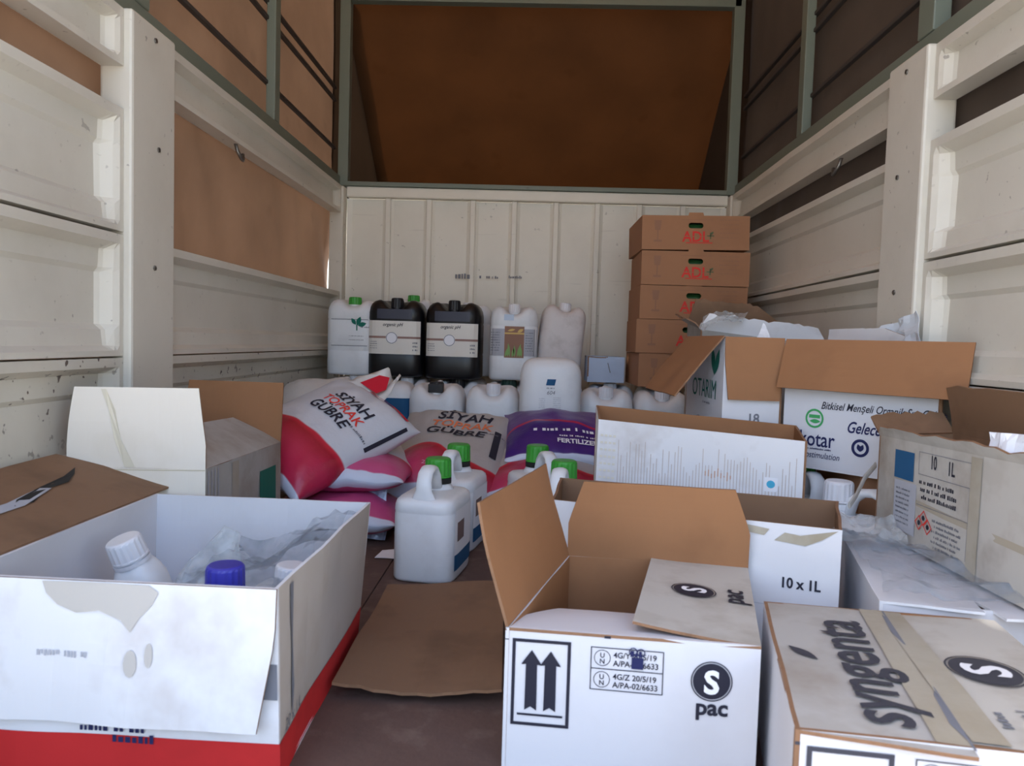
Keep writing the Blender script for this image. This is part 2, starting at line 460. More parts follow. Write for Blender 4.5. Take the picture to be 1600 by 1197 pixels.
def handle_jug(label, loc, rz, cap_m=CAPG, group=None, w=.18, d=.25, h=.236, tilt=0, label_side=True, body_m=JUGW):
    """10 litre can: flat sides, strap handle rising from the near end to the capped neck"""
    root = thing('handle_jug', label, 'jug', loc, (0, tilt, rz), group)
    a, b = w/2, d/2
    prof = [(0, .93), (.012, .98), (.04, 1), (.80, 1), (.815, .99), (.83, .99), (.845, 1.0), (.91, .99), (.955, .955), (.985, .87), (1.0, .7), (1.02, .45)]
    rings = [sup(a*s, b*(1-(1-s)*.8), h*z, 5.5, 40) for z, s in prof]
    vs_, fs = loft(rings); mesh('body', vs_, fs, body_m, root, smooth=True)
    pth = [V(0, -b+.024, h*.90), V(0, -b+.022, h), V(0, -b+.021, h+.02), V(0, -b+.022, h+.045), V(0, -b+.034, h+.066), V(0, -b+.06, h+.076), V(0, -b+.09, h+.072), V(0, -b+.115, h+.05), V(0, -b+.13, h+.0)]
    rw = [.052, .034, .024, .022, .022, .022, .022, .022, .024]; rings = []
    for i, p in enumerate(pth):
        t_ = (pth[min(i+1, 8)]-pth[max(i-1, 0)]).normalized(); q = t_.cross(V(1, 0, 0))
        rings.append([p+V(1, 0, 0)*rw[i]*math.cos(2*math.pi*k/14)+q*.012*math.sin(2*math.pi*k/14) for k in range(14)])
    hv, hf = loft(rings); mesh('handle', hv, hf, body_m, root, smooth=True)
    nv_, nf = loft([sup(s, s, z, 2, 24, 0, .035) for z, s in ((h*.97, .055), (h+.015, .040), (h+.03, .032))]); mesh('neck', nv_, nf, body_m, root, smooth=True)
    rv, rf = loft([sup(.040, .040, z, 2, 24, 0, .035) for z in (h+.020, h+.036)]); mesh('neck_ring', rv, rf, GRIME if cap_m is CAPG else body_m, root)
    cv, cf = cap_vf(.039, .056, h+.038, 0, .035); mesh('cap', cv, cf, cap_m, root)
    if label_side:
        side = lambda y, z: V(a*(1-min(abs(y)/b, .999)**5.5)**(1/5.5)+.0015, y, z)
        o = put('side_label', rect2(-.09, .03, .09, .20, 8), side, INK_WHITE, root)
        put('label_band', rect2(-.09, .03, .09, .075, 8), lambda y, z: side(y, z)+V(.0008, 0, 0), INK_BLUE, root)
        put('label_picture', rect2(-.07, .11, .0, .165, 4), lambda y, z: side(y, z)+V(.0008, 0, 0), plain('label_brown', srgb(120, 96, 92), .6), root)
    return root

def sack(label, loc, rot, m, Lx=.42, Ly=.62, T=.12, seed=1, group=None, flat=.55, name='sack', droop=None, cat='sack'):
    """filled sack: lies in its own xy-plane, printed side +z, bottom at -y"""
    root = thing(name, label, cat, loc, group=group); root.rotation_mode = 'QUATERNION'
    root.rotation_quaternion = rot if hasattr(rot, 'w') else Matrix(rot).to_quaternion()
    nu, nv = 44, 56
    def surf(u, v_, s=1, lift=0):   # u, v in 0..1
        a, b = 2*u-1, 2*v_-1
        prof = max(0, (1-abs(a)**2.6))**.55*max(0, (1-abs(b)**5))**.6
        x = a*Lx/2*(1-.07*(1-b*b)*0+.04*b*b-.05*(1-b*b)*(1-abs(a))); y = b*Ly/2*(1-.05*(1-a*a))
        p = V(x*3, y*3, seed*1.3)
        wr = noise.noise(p*1.6)*.022+noise.noise(V(x*14, y*5, seed+4))*.008*(.4+abs(b))
        wr += noise.noise(V(x*11+seed, y*11, 7))*.009+(.5-abs(noise.noise(V(x*8, y*6+seed, 3))))*.008
        wr += .006*math.sin(a*22+seed)*max(0, abs(b)-.72)*3
        z = s*T/2*prof*(1+0*flat)+wr*prof*(1 if s > 0 else .3)+.006*math.sin(a*9+seed+2*noise.noise(V(a*2, seed, 0)))*max(0, abs(b)-.8)*4+.006*math.sin(b*7+seed)*max(0, abs(a)-.85)*4
        if droop: z += droop(a, b)
        return V(x, y, z+lift*s)
    vs_, fs, uv = [], [], []
    for s in (1, -1):
        k = len(vs_)
        for i in range(nu+1):
            for j in range(nv+1):
                u = .5-.5*math.cos(math.pi*i/nu); w_ = .5-.5*math.cos(math.pi*j/nv)
                vs_.append(surf(u, w_, s)); uv.append((u, w_))
        for i in range(nu):
            for j in range(nv):
                q = [k+i*(nv+1)+j, k+(i+1)*(nv+1)+j, k+(i+1)*(nv+1)+j+1, k+i*(nv+1)+j+1]
                fs.append(q if s > 0 else q[::-1])
    mesh('bag', vs_, fs, m, root, smooth=True, uv=uv)
    def on(x, y, lift=.004):       # metres from the lower left corner
        return surf(x/Lx, y/Ly, 1, lift)
    return root, on
def basis(right, up):
    r = V(*right).normalized(); u = V(*up); u = (u-r*u.dot(r)).normalized(); n = r.cross(u)
    return Matrix(((r.x, u.x, n.x), (r.y, u.y, n.y), (r.z, u.z, n.z)))

# ================================================================== THE TRUCK BED
XL, XR = -1.10, 1.06          # inner faces of the side posts
YB = 4.40                     # inner face of the front bulkhead
Y0 = 0.30                     # open rear end
root = thing('floor', 'dark brown worn plywood truck bed floor', None, (0, 2.3, 0), kind='structure')
n_pl = 6
for i in range(n_pl):
    a = XL-.1+(XR-XL+.2)*i/n_pl; b = XL-.1+(XR-XL+.2)*(i+1)/n_pl
    box('plank', a+.0015, b-.0015, Y0, YB+.05, -.04, random.uniform(-.0012, 0), FLOOR, root, .002)
g = mesh('ground', quad([(-40, -40), (40, -40), (40, 40), (-40, 40)], -1.05), [[0, 1, 2, 3]], GROUND)
tag(g, 'pale concrete ground behind the truck', None, kind='structure')

PROF = [(0, .055), (0, .0), (.045, 0), (.085, .026), (.215, .030), (.26, .048), (.68, .050), (.72, .040), (.87, .038), (.925, .0), (1, 0), (1, .055)]
RAIL = [(0, .06), (0, .0), (.12, .0), (.20, .03), (.74, .034), (.82, .0), (1, 0), (1, .06)]
def press(name, sgn, X, y0, y1, z0, z1, prof, m, parent, endw=.055):
    """pressed steel panel: lips flush at X, face recessed outwards, sloping returns at both ends"""
    ys = [(y0, 0), (y0+.018, 0), (y0+.03, .25), (y0+.045, .8), (y0+endw, 1)]
    ys += [(y0+endw+(y1-y0-2*endw)*k/6, 1) for k in range(1, 6)]
    ys += [(y1-endw, 1), (y1-.045, .8), (y1-.03, .25), (y1-.018, 0), (y1, 0)]
    vs_, fs = [], []
    for y, mk in ys:
        for q, (v_, dp) in enumerate(prof):
            dd = dp if q in (0, len(prof)-1) else dp*mk
            bow = .004*noise.noise(V(y*2.2, z0*5, sgn+v_*2))
            vs_.append(V(X+sgn*(dd+bow*mk), y, z0+(z1-z0)*v_))
    n = len(prof)
    for i in range(len(ys)-1):
        for j in range(n-1):
            q = [i*n+j, i*n+j+1, (i+1)*n+j+1, (i+1)*n+j]
            fs.append(q if sgn < 0 else q[::-1])
    fs.append(list(range(n))); fs.append([(len(ys)-1)*n+j for j in range(n)])
    # outer skin
    k = len(vs_); o = X+sgn*.062
    vs_ += [V(o, y0, z0), V(o, y1, z0), V(o, y1, z1), V(o, y0, z1)]; fs.append([k, k+1, k+2, k+3])
    return mesh(name, vs_, fs, m, parent, off=L0(parent))
def side_wall(name, sgn, X, p0, p1, missing):
    lip = X+sgn*.022
    root = thing(name, 'cream painted pressed steel side of the truck bed', None, (X, 2.3, 0), kind='structure')
    lo, hi = sorted((X, X+sgn*.09))
    box('post', lo, hi, p0, p1, 0, 1.54, WALLP, root, .008)
    lo2, hi2 = sorted((X+sgn*.01, X+sgn*.09))
    box('corner_post', lo2, hi2, 4.31, 4.40, 0, 1.535, WALLP, root, .006)
    box('end_post', lo2, hi2, Y0, Y0+.14, 0, 1.535, WALLP, root, .006)
    for k, (a, b) in enumerate(((Y0+.142, p0-.002), (p1+.002, 4.308))):
        press('top_rail', sgn, lip, a, b, 1.385, 1.535, RAIL, WALLP, root)
        for q, (z0, z1) in enumerate(((.945, 1.272), (.609, .936), (.278, .604), (.03, .268))):
            if (k, q) in missing: continue
            press('panel', sgn, lip, a, b, z0, z1, PROF, WALLP2 if q >= 2 else WALLP, root)
    for yy, zz in (((p0+p1)/2, 1.50), ((p0+p1)/2+.02, 1.20), ((p0+p1)/2, .86)):
        vv, ff = loft([[V(X-sgn*x_, yy+r_*math.cos(k*math.pi/4), zz+r_*math.sin(k*math.pi/4)) for k in range(8)] for x_, r_ in ((-.002, .008), (.004, .007))])
        mesh('bolt', vv, ff, METAL, root, off=root.location)
    # lashing hook hanging under the far top rail
    hy = 2.83
    pth = [V(lip+sgn*.02, hy, 1.40), V(lip+sgn*.01, hy+.005, 1.36), V(lip+sgn*.0, hy+.02, 1.335), V(lip+sgn*.005, hy+.045, 1.335), V(lip+sgn*.01, hy+.055, 1.36)]
    vv, ff = tube(pth, .007, .007, 8); mesh('hook', vv, ff, METAL, root, off=root.location, smooth=True)
    return root
side_wall('wall_left', -1, XL, 2.035, 2.28, {(1, 0)})
side_wall('wall_right', 1, XR, 2.165, 2.395, set())

# front bulkhead: vertical panels between raised ribs
root = thing('wall_back', 'white painted steel front bulkhead with vertical ribs', None, (0, YB, 0), kind='structure')
xs = [-1.115, -.87, -.632, -.378, -.139, .101, .338, .578, .825, 1.075]
for i in range(9):
    a, b = xs[i], xs[i+1]
    G = []
    for k in range(9):
        x = a+.004+(b-a-.008)*k/8; dd = .0 if 1 <= k <= 7 else -.012
        G.append([V(x, YB+.012+dd+.003*noise.noise(V(x*3, z*2, 1)), z) for z in [1.48*q/12 for q in range(13)]])
    vv, ff, mm = sheet_vf(G, .01)
    mesh('panel', vv, ff, BACKP, root, off=root.location)
for x in xs[1:-1]:
    box('rib', x-.016, x+.016, YB-.012, YB+.03, 0, 1.485, BACKP, root, .005)
box('header_rail', -1.11, 1.075, YB-.03, YB+.05, 1.485, 1.545, BACKP, root, .008)
wf = lambda x, z: V(x, -.0135, z)
put('scrawl', join2(words2(-.47, 1.035, .10, .03, 3), rect2(-.33, 1.04, -.32, 1.055), words2(-.29, 1.04, .09, .016, 5), words2(-.16, 1.045, .10, .016, 8)), lambda x, z: V(x, .0, z)+V(0, -.0145, 0), INK_GREY, root, label='faint pencil scrawl')

# canvas cover
root = thing('tarpaulin', 'tan and brown canvas cover stretched over the truck bed', 'tarpaulin', (0, 2.3, 1.6))
def tarp(name, fn, nu, nv, m, flip=False):
    vs_ = [fn(i/nu, j/nv) for i in range(nu+1) for j in range(nv+1)]
    fs = [[i*(nv+1)+j, (i+1)*(nv+1)+j, (i+1)*(nv+1)+j+1, i*(nv+1)+j+1] for i in range(nu) for j in range(nv)]
    return mesh(name, vs_, fs, m, root, smooth=True, off=root.location)
ZR = 2.76
def side(sgn, X):
    def fn(u, v_):
        y = Y0+(4.46-Y0)*u; z = -.1+(ZR+.1)*v_
        p = V(y*1.3, z*1.3, sgn*4)
        w = .012*noise.noise(p*1.5)+.010*math.sin((y+.45*z)*17+2*noise.noise(p))*max(0, min(1, 1.4-abs(z-1.05)*1.7))
        w += .008*math.sin(y*30)*max(0, z-2.0)
        yy = y
        if sgn < 0 and u > .985 and .8 < z < 1.5: yy = y-.05-.03*noise.noise(V(z*20, 0, 0))
        return V(X+sgn*w, yy, z)
    return fn
tarp('side_sheet', side(-1, XL-.115), 70, 50, T_LEFT)
tarp('side_sheet', side(1, XR+.115), 70, 50, T_RIGHT)
YF, ZF = 6.15, 1.45
def fr(u, v_):
    x = XL-.13+(XR-XL+.26)*u; p = V(x*1.2, v_*2, 9)
    w = .02*noise.noise(p*1.6)+.04*math.sin(math.pi*v_)
    return V(x, 4.52+(YF-4.52)*(1-v_)+w, ZF+(ZR+.105*math.sin(math.pi*u)-ZF)*v_)
tarp('front_sheet', fr, 30, 24, T_FRONT)
for sgn, X in ((-1, XL-.112), (1, XR+.112)):
    tarp('cheek_sheet', lambda u, v_, X=X, sgn=sgn: V(X+sgn*.005*noise.noise(V(u*4, v_*4, sgn)), 4.42+(YF-4.52)*(1-v_)*u+.25*u, ZF+(ZR-ZF)*v_), 14, 14, T_CHEEK)
tarp('cab_sheet', lambda u, v_: V(XL-.13+(XR-XL+.26)*u, 4.44+(YF+.05-4.44)*v_, 1.46), 4, 4, T_FRONT)
tarp('roof_sheet', lambda u, v_: V(XL-.12+(XR-XL+.24)*u, Y0-.05+(4.60-Y0)*v_, ZR+.10*math.sin(math.pi*u)+.01*noise.noise(V(u*5, v_*9, 2))), 30, 40, T_ROOF)

# steel frame under the canvas
root = thing('cover_frame', 'green grey steel frame carrying the canvas cover', 'frame', (0, 2.3, 1.545))
for sgn, X, ps, thin in ((-1, XL, 2.16, 3.30), (1, XR, 2.27, 3.33)):
    a, b = sorted((X+sgn*.045, X+sgn*.085))
    box('base_rail', a, b, Y0, 4.40, 1.545, 1.60, FRAMEM, root, .003)
    box('post', a-.005, b+.005, ps-.045, ps+.045, 1.60, ZR-.02, FRAMEM, root, .004)
    box('post', a, b, thin-.032, thin+.032, 1.60, ZR-.02, FRAMEM, root, .004)
    box('post', a, b, 1.05, 1.11, 1.60, ZR-.02, FRAMEM, root, .004)
    a2, b2 = sorted((X+sgn*.0, X+sgn*.06))
    box('corner_post', a2, b2, 4.36, 4.42, 1.545, ZR-.02, FRAMEM, root, .004)
    a3, b3 = sorted((X+sgn*.075, X+sgn*.095))
    for z in (1.76, 2.03, 2.10):
        box('slat', a3, b3, Y0+.02, 4.38, z-.008, z+.008, SLATM, root, .003)
    box('top_rail', a, b, Y0, 4.40, ZR-.03, ZR+.01, FRAMEM, root, .003)
box('cross_bar', XL-.04, XR+.04, 4.36, 4.42, 2.585, 2.65, FRAMEM, root, .004)
box('cross_bar', XL-.04, XR+.04, 4.40, 4.50, 2.65, ZR, FRAMEM, root, .004)
box('sill_bar', XL-.01, XR+.01, 4.36, 4.44, 1.546, 1.572, FRAMEM, root, .003)

# ================================================================== NEAR CARTONS
# --- white carton at the left front, red base band, front flap hanging
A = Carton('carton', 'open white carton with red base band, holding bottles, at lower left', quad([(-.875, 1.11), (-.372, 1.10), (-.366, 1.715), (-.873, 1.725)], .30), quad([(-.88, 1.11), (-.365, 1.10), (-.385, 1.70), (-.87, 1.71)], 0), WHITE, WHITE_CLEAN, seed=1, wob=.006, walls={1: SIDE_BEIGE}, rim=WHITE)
fo = A.on(0); ro = A.on(1)
for i, w in ((0, .505), (1, .61)):
    put('red_band', rect2(0, .001, w, .062, 10), A.on(i, .0012), BAND_RED, A.root)
put('lettering', join2(words2(.20, .068, .14, .012, 4), text2('I N', .022, .262, .074, .02), words2(.25, .052, .08, .014, 9)), A.on(0, .003), INK_NAVY, A.root)
put('lettering', text2('20 x 1 L', .028, .03, .066, .0), ro, INK_GREY, A.root)
put('side_crease', poly2([(.055, .29), (.072, .29), (.066, .20), (.072, .12), (.064, .07), (.058, .12), (.060, .2)]), A.on(1, .002), INK_GREY, A.root, label='dark torn crease')
put('grey_patch', rect2(.474, .13, .502, .185), A.on(0, .002), INK_GREY, A.root)
o, on, oni = A.flap(0, .215, -84, 0.0, .022, bend=-4, twist=2, inner=WHITE, outer=WHITE, label='hanging front flap, scuffed white')
put('stain', join2(poly2([(.145, .002), (.225, .001), (.31, .002), (.325, .012), (.315, .032), (.298, .05), (.285, .072), (.27, .055), (.235, .042), (.20, .047), (.17, .036), (.152, .02)]), disc2(.288, .118, .010, 12, 2.0), disc2(.315, .105, .006, 12, 3)), oni, plain('damp_stain', srgb(190, 185, 178), .8), o, label='grey damp stain')
put('lettering', words2(.14, .105, .10, .010, 12), oni, INK_LGREY, o)
# left flap thrown open, its brown face up
o, on, oni = A.flap(3, .27, 16, .04, .02, bend=0, ext0=.07, inner=BROWN_D, outer=WHITE, label='left flap opened out, brown side up')
put('torn_gap', poly2([(.02, .19), (.10, .165), (.20, .15), (.30, .13), (.33, .112), (.28, .108), (.20, .135), (.13, .135), (.06, .165)]), oni, GRIME, o)
put('tape', poly2([(.19, .132), (.31, .105), (.64, .10), (.64, .125), (.33, .128), (.21, .148)]), oni, INK_LGREY, o, label='strip of shiny tape')
G = [[V(-.872+.30*0+.006*noise.noise(V(a*.9, b, 3)), 1.715-.0-.07*a/4, .295-.16*b/5)+V(.006, 0, 0) for b in range(6)] for a in range(5)]

def bottle(label, loc, rot, body_m, cap_m, r=.042, h=.29, group='bottles in the left carton'):
    root = thing('bottle', label, 'bottle', loc, rot, group)
    pr = [(0, .9), (.02, 1), (.60, 1), (.66, .985), (.72, .90), (.77, .76), (.80, .66), (.85, .64)]
    vv, ff = loft([sup(r*s, r*s, h*z, 2.6, 28) for z, s in pr]); mesh('body', vv, ff, body_m, root, smooth=True)
    rv, rf = loft([sup(r*.75, r*.75, z, 2, 28) for z in (h*.80, h*.825)]); mesh('tamper_ring', rv, rf, cap_m, root)
    cv, cf = cap_vf(r*.72, h*.15, h*.835); mesh('cap', cv, cf, cap_m, root)
    return root
bottle('white bottle with a blue screw cap standing in the left carton', (-.492, 1.20, .006), (0, 0, 0), JUGW, CAPB, .043, .302)
bottle('white bottle with a white screw cap leaning in the left carton', (-.70, 1.47, .02), (math.radians(14), math.radians(-16), 0), JUGW, CAPW, .046, .285)
bottle('white bottle lying under the clear bag in the left carton', (-.60, 1.36, .06), (math.radians(-62), 0, math.radians(-35)), JUGW, CAPW, .043, .27)
bottle('white bottle standing under the clear bag in the left carton', (-.46, 1.38, .006), (0, math.radians(5), 0), JUGW, CAPW, .043, .25)

def crumple(name, label, cat, corners, nu, nv, amp, fr, m, seed, th=.0012, drop=0, smooth=False, sharp=1.0):
    P4 = [V(*p) for p in corners]; c = sum(P4, V(0, 0, 0))/4
    root_ = thing(name, label, cat, (c.x, c.y, min(p.z for p in P4)))
    n = (P4[1]-P4[0]).cross(P4[3]-P4[0]).normalized(); G = []
    for i in range(nu+1):
        row = []
        for j in range(nv+1):
            u, w = i/nu, j/nv
            p = P4[0].lerp(P4[1], u).lerp(P4[3].lerp(P4[2], u), w)
            d = noise.noise(p*fr+V(seed, 0, 0))*amp+(.5-abs(noise.noise(p*fr*2.1+V(0, seed, 0))))*amp*sharp
            e = V(noise.noise(p*fr+V(0, 0, seed)), noise.noise(p*fr+V(seed, seed, 0)), 0)*amp*1.1
            row.append(p+n*d+e-V(0, 0, drop*4*u*(1-u)*w*(1-w)))
        G.append(row)
    a_, f_, m_ = sheet_vf(G, th)
    mesh('film', a_, f_, m, root_, off=root_.location, smooth=smooth)
    return root_
crumple('plastic_bag', 'crumpled clear plastic bag spread over the bottles in the left carton', 'bag', [(-.66, 1.22, .20), (-.42, 1.20, .22), (-.39, 1.66, .275), (-.63, 1.62, .20)], 26, 30, .045, 8, FILM, 3, smooth=True)
crumple('plastic_bag', 'pointed clear plastic bag beside the leaning white bottle', 'bag', [(-.72, 1.45, .12), (-.54, 1.43, .13), (-.60, 1.50, .275), (-.63, 1.51, .285)], 16, 18, .03, 9, FILM2, 8, smooth=True)

# --- open white carton with logo disc, centre front
Dp = [(-.031, 1.169), (.359, 1.134), (.455, 1.55), (.085, 1.59)]
D = Carton('carton', 'open white carton with two black up arrows printed on its front', quad(Dp, .23), quad(Dp, 0), WHITE_CLEAN, BROWN, seed=2, wob=.003, rim=WHITE_CLEAN)
fo = D.on(0)
def arrow(cx, y0, y1, w):
    hd = w*1.0
    return poly2([(cx-w*.45, y0), (cx, y0+.006), (cx+w*.45, y0), (cx+w*.42, y1-hd), (cx+w*.75, y1-hd*1.05), (cx, y1), (cx-w*.75, y1-hd*1.05), (cx-w*.42, y1-hd)])
def convex(sh): return sh
put('arrow_symbol', join2(frame2(.012, .075, .104, .214, .005), arrow(.043, .100, .195, .021), arrow(.073, .100, .195, .021), rect2(.022, .091, .094, .0945)), fo, INK, D.root)
put('arrow_heads', join2(poly2([(.027, .174), (.043, .197), (.059, .174), (.043, .179)]), poly2([(.057, .174), (.073, .197), (.089, .174), (.073, .179)])), D.on(0, .0018), INK, D.root)
def unbox(x0, y0, w, h):
    sh = [frame2(x0, y0, x0+w, y0+h, .0014), rect2(x0, y0+h/2-.0007, x0+w, y0+h/2+.0007)]
    for k, (l1, l2) in enumerate((('4G/Z 20/5/19', 'A/PA-02/6633'), ('4G/Y 20/5/19', 'A/PA-02/6633'))):
        yy = y0+h/2*k
        sh += [ring2(x0+.018, yy+h/4, .0118, .0128, 28), text2('U', .011, x0+.018, yy+h/4+.0005, .01, 0, 1, 'CENTER'), text2('N', .011, x0+.018, yy+h/4-.009, .01, 0, 1, 'CENTER')]
        sh += [text2(l1, .0128, x0+.035, yy+h/4+.0015, .012, 0, .95), text2(l2, .0128, x0+.035, yy+h/4-.0115, .012, 0, .95)]
    return join2(*sh)
put('printed_code', unbox(.135, .142, .112, .068), fo, INK, D.root)
put('over_stamp', join2(ring2(.200, .207, .005, .0065, 16), ring2(.212, .206, .005, .0065, 16), rect2(.198, .180, .216, .198), words2(.196, .199, .02, .01, 6)), D.on(0, .003), INK_NAVY, D.root)
def slogo(cx, cy, r, rot=0):
    return join2(disc2(cx, cy, r, 40), ring2(cx, cy, r*1.06, r*1.12, 40))
put('logo_disc', slogo(.320, .170, .028), fo, INK, D.root)
put('logo_letter', text2('S', .050, .320, .152, .035, 0, 1, 'CENTER'), D.on(0, .0028), INK_WHITE, D.root)
put('lettering', text2('pac', .036, .322, .117, .03, 0, 1.0, 'CENTER'), fo, INK, D.root)
put('slot_mark', rect2(.0, .211, .006, .2125), fo, INK, D.root)
put('slot_mark', rect2(.155, .224, .165, .228), fo, INK, D.root)
D.flap(3, .20, 71, .005, .005, bend=6, k=.0, label='left flap standing up, brown side in')
D.flap(2, .165, 92, .035, .03, k=.45, bend=8, label='back flap standing up with clipped corners')
D.flap(0, .19, 186, .075, .02, k=.25, bend=6, label='front flap folded in, white side up')
o, on, oni = D.flap(1, .195, 179, .0, .0, bend=-5, twist=3, outer=WHITE_DIRTY, inner=BROWN, label='right flap folded over, stained, with logo')
rt = lambda f: (lambda x, y: f(x, y))
# lettering runs along the hinge direction
put('logo_disc', slogo(.215, .105, .036), on, INK, o)
put('logo_letter', text2('S', .060, .215, .105-.0, .03, 0, 1, 'CENTER', math.pi/2*0), (lambda f: lambda x, y: f(x, y-.021))(lambda x, y: on(x, y)+V(0, 0, .0015)), INK_WHITE, o)
put('lettering', text2('pac', .056, .215, .018, .02, 0, 1, 'CENTER'), on, INK, o)

# --- closed stained carton with big brand lettering, right front
Ep = [(.325, .885), (.715, .835), (.80, 1.29), (.425, 1.342)]
E_ = Carton('carton', 'closed stained carton with large lettering and tape seam at lower right', quad(Ep, .23), quad(Ep, 0), WHITE_CLEAN, BROWN, seed=3, wob=.002)
oE3, on3, _ = E_.flap(3, .196, 180, outer=WHITE_GREY, label='left top flap, greyed white')
oE1, on1, _ = E_.flap(1, .196, 180, outer=WHITE_DIRTY, label='right top flap, stained')
# wall 3 runs back-left -> front-left; hinge x grows towards the camera
put('lettering', join2(text2('syngenta', .118, 0, 0, .018, 0, .88)), lambda x, y: on3(.43-x, .142-y)+V(0, 0, .0014), INK_FADED, oE3)
put('leaf_mark', leaf2(.180, .085, .055, .010, .75), lambda x, y: on3(.425-x, .142-y), INK_FADED, oE3)
put('logo_disc', slogo(.225, .10, .046), lambda x, y: on1(x, y), INK_FADED, oE1)
put('logo_letter', text2('S', .085, .225, .07, .03, 0, 1, 'CENTER'), lambda x, y: on1(x, y)+V(0, 0, .0015), INK_WHITE, oE1)
put('lettering', text2('pac', .05, .225, .01, .02, 0, 1, 'CENTER'), on1, INK_FADED, oE1)
put('pen_scrawl', join2(words2(.05, .13, .05, .014, 21), words2(.07, .10, .04, .010, 22)), on1, INK_GREY, oE1)
put('tape', rect2(.0, .157, .45, .1945, 12), lambda x, y: on3(x, y)+V(0, 0, .0006), TAPE, oE3, label='yellowed packing tape')
put('tape', rect2(.0, .152, .45, .1945, 12), lambda x, y: on1(x, y)+V(0, 0, .0006), TAPE, oE1, label='yellowed packing tape')
put('seam_grime', join2(rect2(.0, .1935, .46, .1965), poly2([(.02, .190), (.10, .187), (.15, .194), (.03, .195)]), poly2([(.32, .189), (.40, .185), (.44, .194), (.30, .195)])), lambda x, y: on3(x, y)+V(0, 0, .0012), INK_GREY, oE3)
fo = E_.on(0)
put('arrow_symbol', join2(frame2(.014, .07, .112, .212, .006), arrow(.046, .095, .19, .022), arrow(.080, .095, .19, .022)), fo, INK_FADED, E_.root)
put('printed_code', unbox(.135, .142, .112, .068), fo, INK_FADED, E_.root)
put('slot_mark', rect2(0, .212, .006, .216), fo, INK_FADED, E_.root)

# --- loose cardboard sheet on the floor
root = thing('cardboard_sheet', 'loose brown cardboard sheet lying on the floor between the front cartons', 'cardboard', (-.21, 1.7, 0))
pts = [(-.358, 1.37), (-.040, 1.365), (-.062, 2.03), (-.372, 1.98)]
G = []
for i in range(13):
    row = []
    for j in range(13):
        u, w = i/12, j/12
        p = V(*pts[0], 0).lerp(V(*pts[1], 0), u).lerp(V(*pts[3], 0).lerp(V(*pts[2], 0), u), w)
        p.z = .022+.012*noise.noise(p*4)+.02*(1-w)*abs(u-.5)
        if j == 0: p.y += .012*noise.noise(V(u*9, 2, 0))
        row.append(p)
    G.append(row)
vv, ff, mm = sheet_vf(G, .006)
mesh('sheet', vv, ff, [BROWN_D, BROWN_D, EDGE], root, mm, off=root.location)

# ================================================================== MIDDLE CARTONS, RIGHT
F = Carton('carton', 'open white carton marked 10 x 1L behind the arrow carton', quad([(.05, 1.70), (.625, 1.505), (.735, 1.80), (.08, 1.985)], .325), quad([(.05, 1.70), (.625, 1.505), (.735, 1.80), (.08, 1.985)], 0), WHITE_CLEAN, BROWN_D, seed=4, wob=.005)
put('lettering', text2('10 x 1L', .030, .495, .195, .03, 0, .85), F.on(0), INK, F.root)
put('fold_line', rect2(.40, .155, .605, .156, 4), F.on(0), INK_LGREY, F.root)
put('torn_tape', join2(poly2([(.40, .305), (.46, .298), (.47, .312), (.42, .318)]), poly2([(.48, .290), (.54, .285), (.57, .300), (.60, .322), (.53, .305), (.50, .308)])), F.on(0, .002), TAPE, F.root)

Gt = [(.19, 2.15, .467), (.727, 2.0, .441), (.765, 2.20, .463), (.20, 2.36, .490)]
G_ = Carton('carton', 'open white carton with rusty corrugation streaks and small blue sticker', Gt, [(.185, 2.15, 0), (.727, 2.0, 0), (.765, 2.2, 0), (.20, 2.36, 0)], WHITE, BROWN, seed=5, wob=.003)
r = random.Random(5); st = []
for k in range(58):
    x = .06+k*.0083; a = .18+.30*r.random()*.25; b = .30+.13*r.random()
    st.append(rect2(x, .30-.16*r.random(), x+.0016, .33+.09*r.random()))
put('corrugation_streaks', join2(*st), G_.on(0), plain('streak', srgb(198, 186, 178), .8), G_.root)
st = [rect2(.30+k*.0083, .33+.012*r.random(), .30+k*.0083+.003, .345+.02*r.random()) for k in range(9)]
put('rust_streaks', join2(*st), G_.on(0, .002), plain('rust_streak', srgb(206, 168, 146), .8), G_.root)
put('sticker', rect2(.455, .315, .49, .355), G_.on(0, .002), INK_WHITE, G_.root)
put('sticker_print', disc2(.472, .336, .011, 12), G_.on(0, .0026), INK_TEAL, G_.root)
put('faint_grid', join2(*[rect2(.008+.012*i, .30+.02*j, .016+.012*i, .306+.02*j) for i in range(4) for j in range(7)]), G_.on(0), plain('faint_yellow', srgb(222, 216, 200), .8), G_.root)

# supports that carry the raised cartons
S1p = [(.585, 2.40), (.80, 2.40), (.80, 2.72), (.585, 2.72)]
S1 = Carton('carton', 'plain brown carton hidden under the leaf logo carton', quad(S1p, .30), quad(S1p, 0), BROWN_BOX, BROWN_BOX, seed=30)
for k in (1, 3): S1.flap(k, .107, 180)

H1t = [(.575, 2.30), (.752, 2.30), (.735, 2.70), (.545, 2.70)]
H1 = Carton('carton', 'white carton with leaf logo and two brown flaps folded down', quad(H1t, .715), quad(H1t, .305), WHITE_CLEAN, BROWN, seed=6)
H1.flap(3, .235, -50, .0, .0, bend=-4, label='left flap hanging out, brown side up')
H1.flap(0, .19, -86, .012, .012, bend=0, label='front flap folded down, brown side out')
put('lettering', text2('18', .042, .075, .15, .02, 0, .9), H1.on(0), INK_GREY, H1.root)
put('underline', rect2(.066, .138, .12, .142), H1.on(0), INK_GREY, H1.root)
lf = H1.on(3)     # x grows from the back to the front
put('lettering', text2('OTARIM', .085, .085, .215, .0, 0, .82), lf, INK_DGREEN, H1.root)
put('leaf_mark', join2(leaf2(.315, .29, .095, .018, 1.9), leaf2(.318, .29, .09, .018, 1.15)), lf, INK_DGREEN, H1.root)
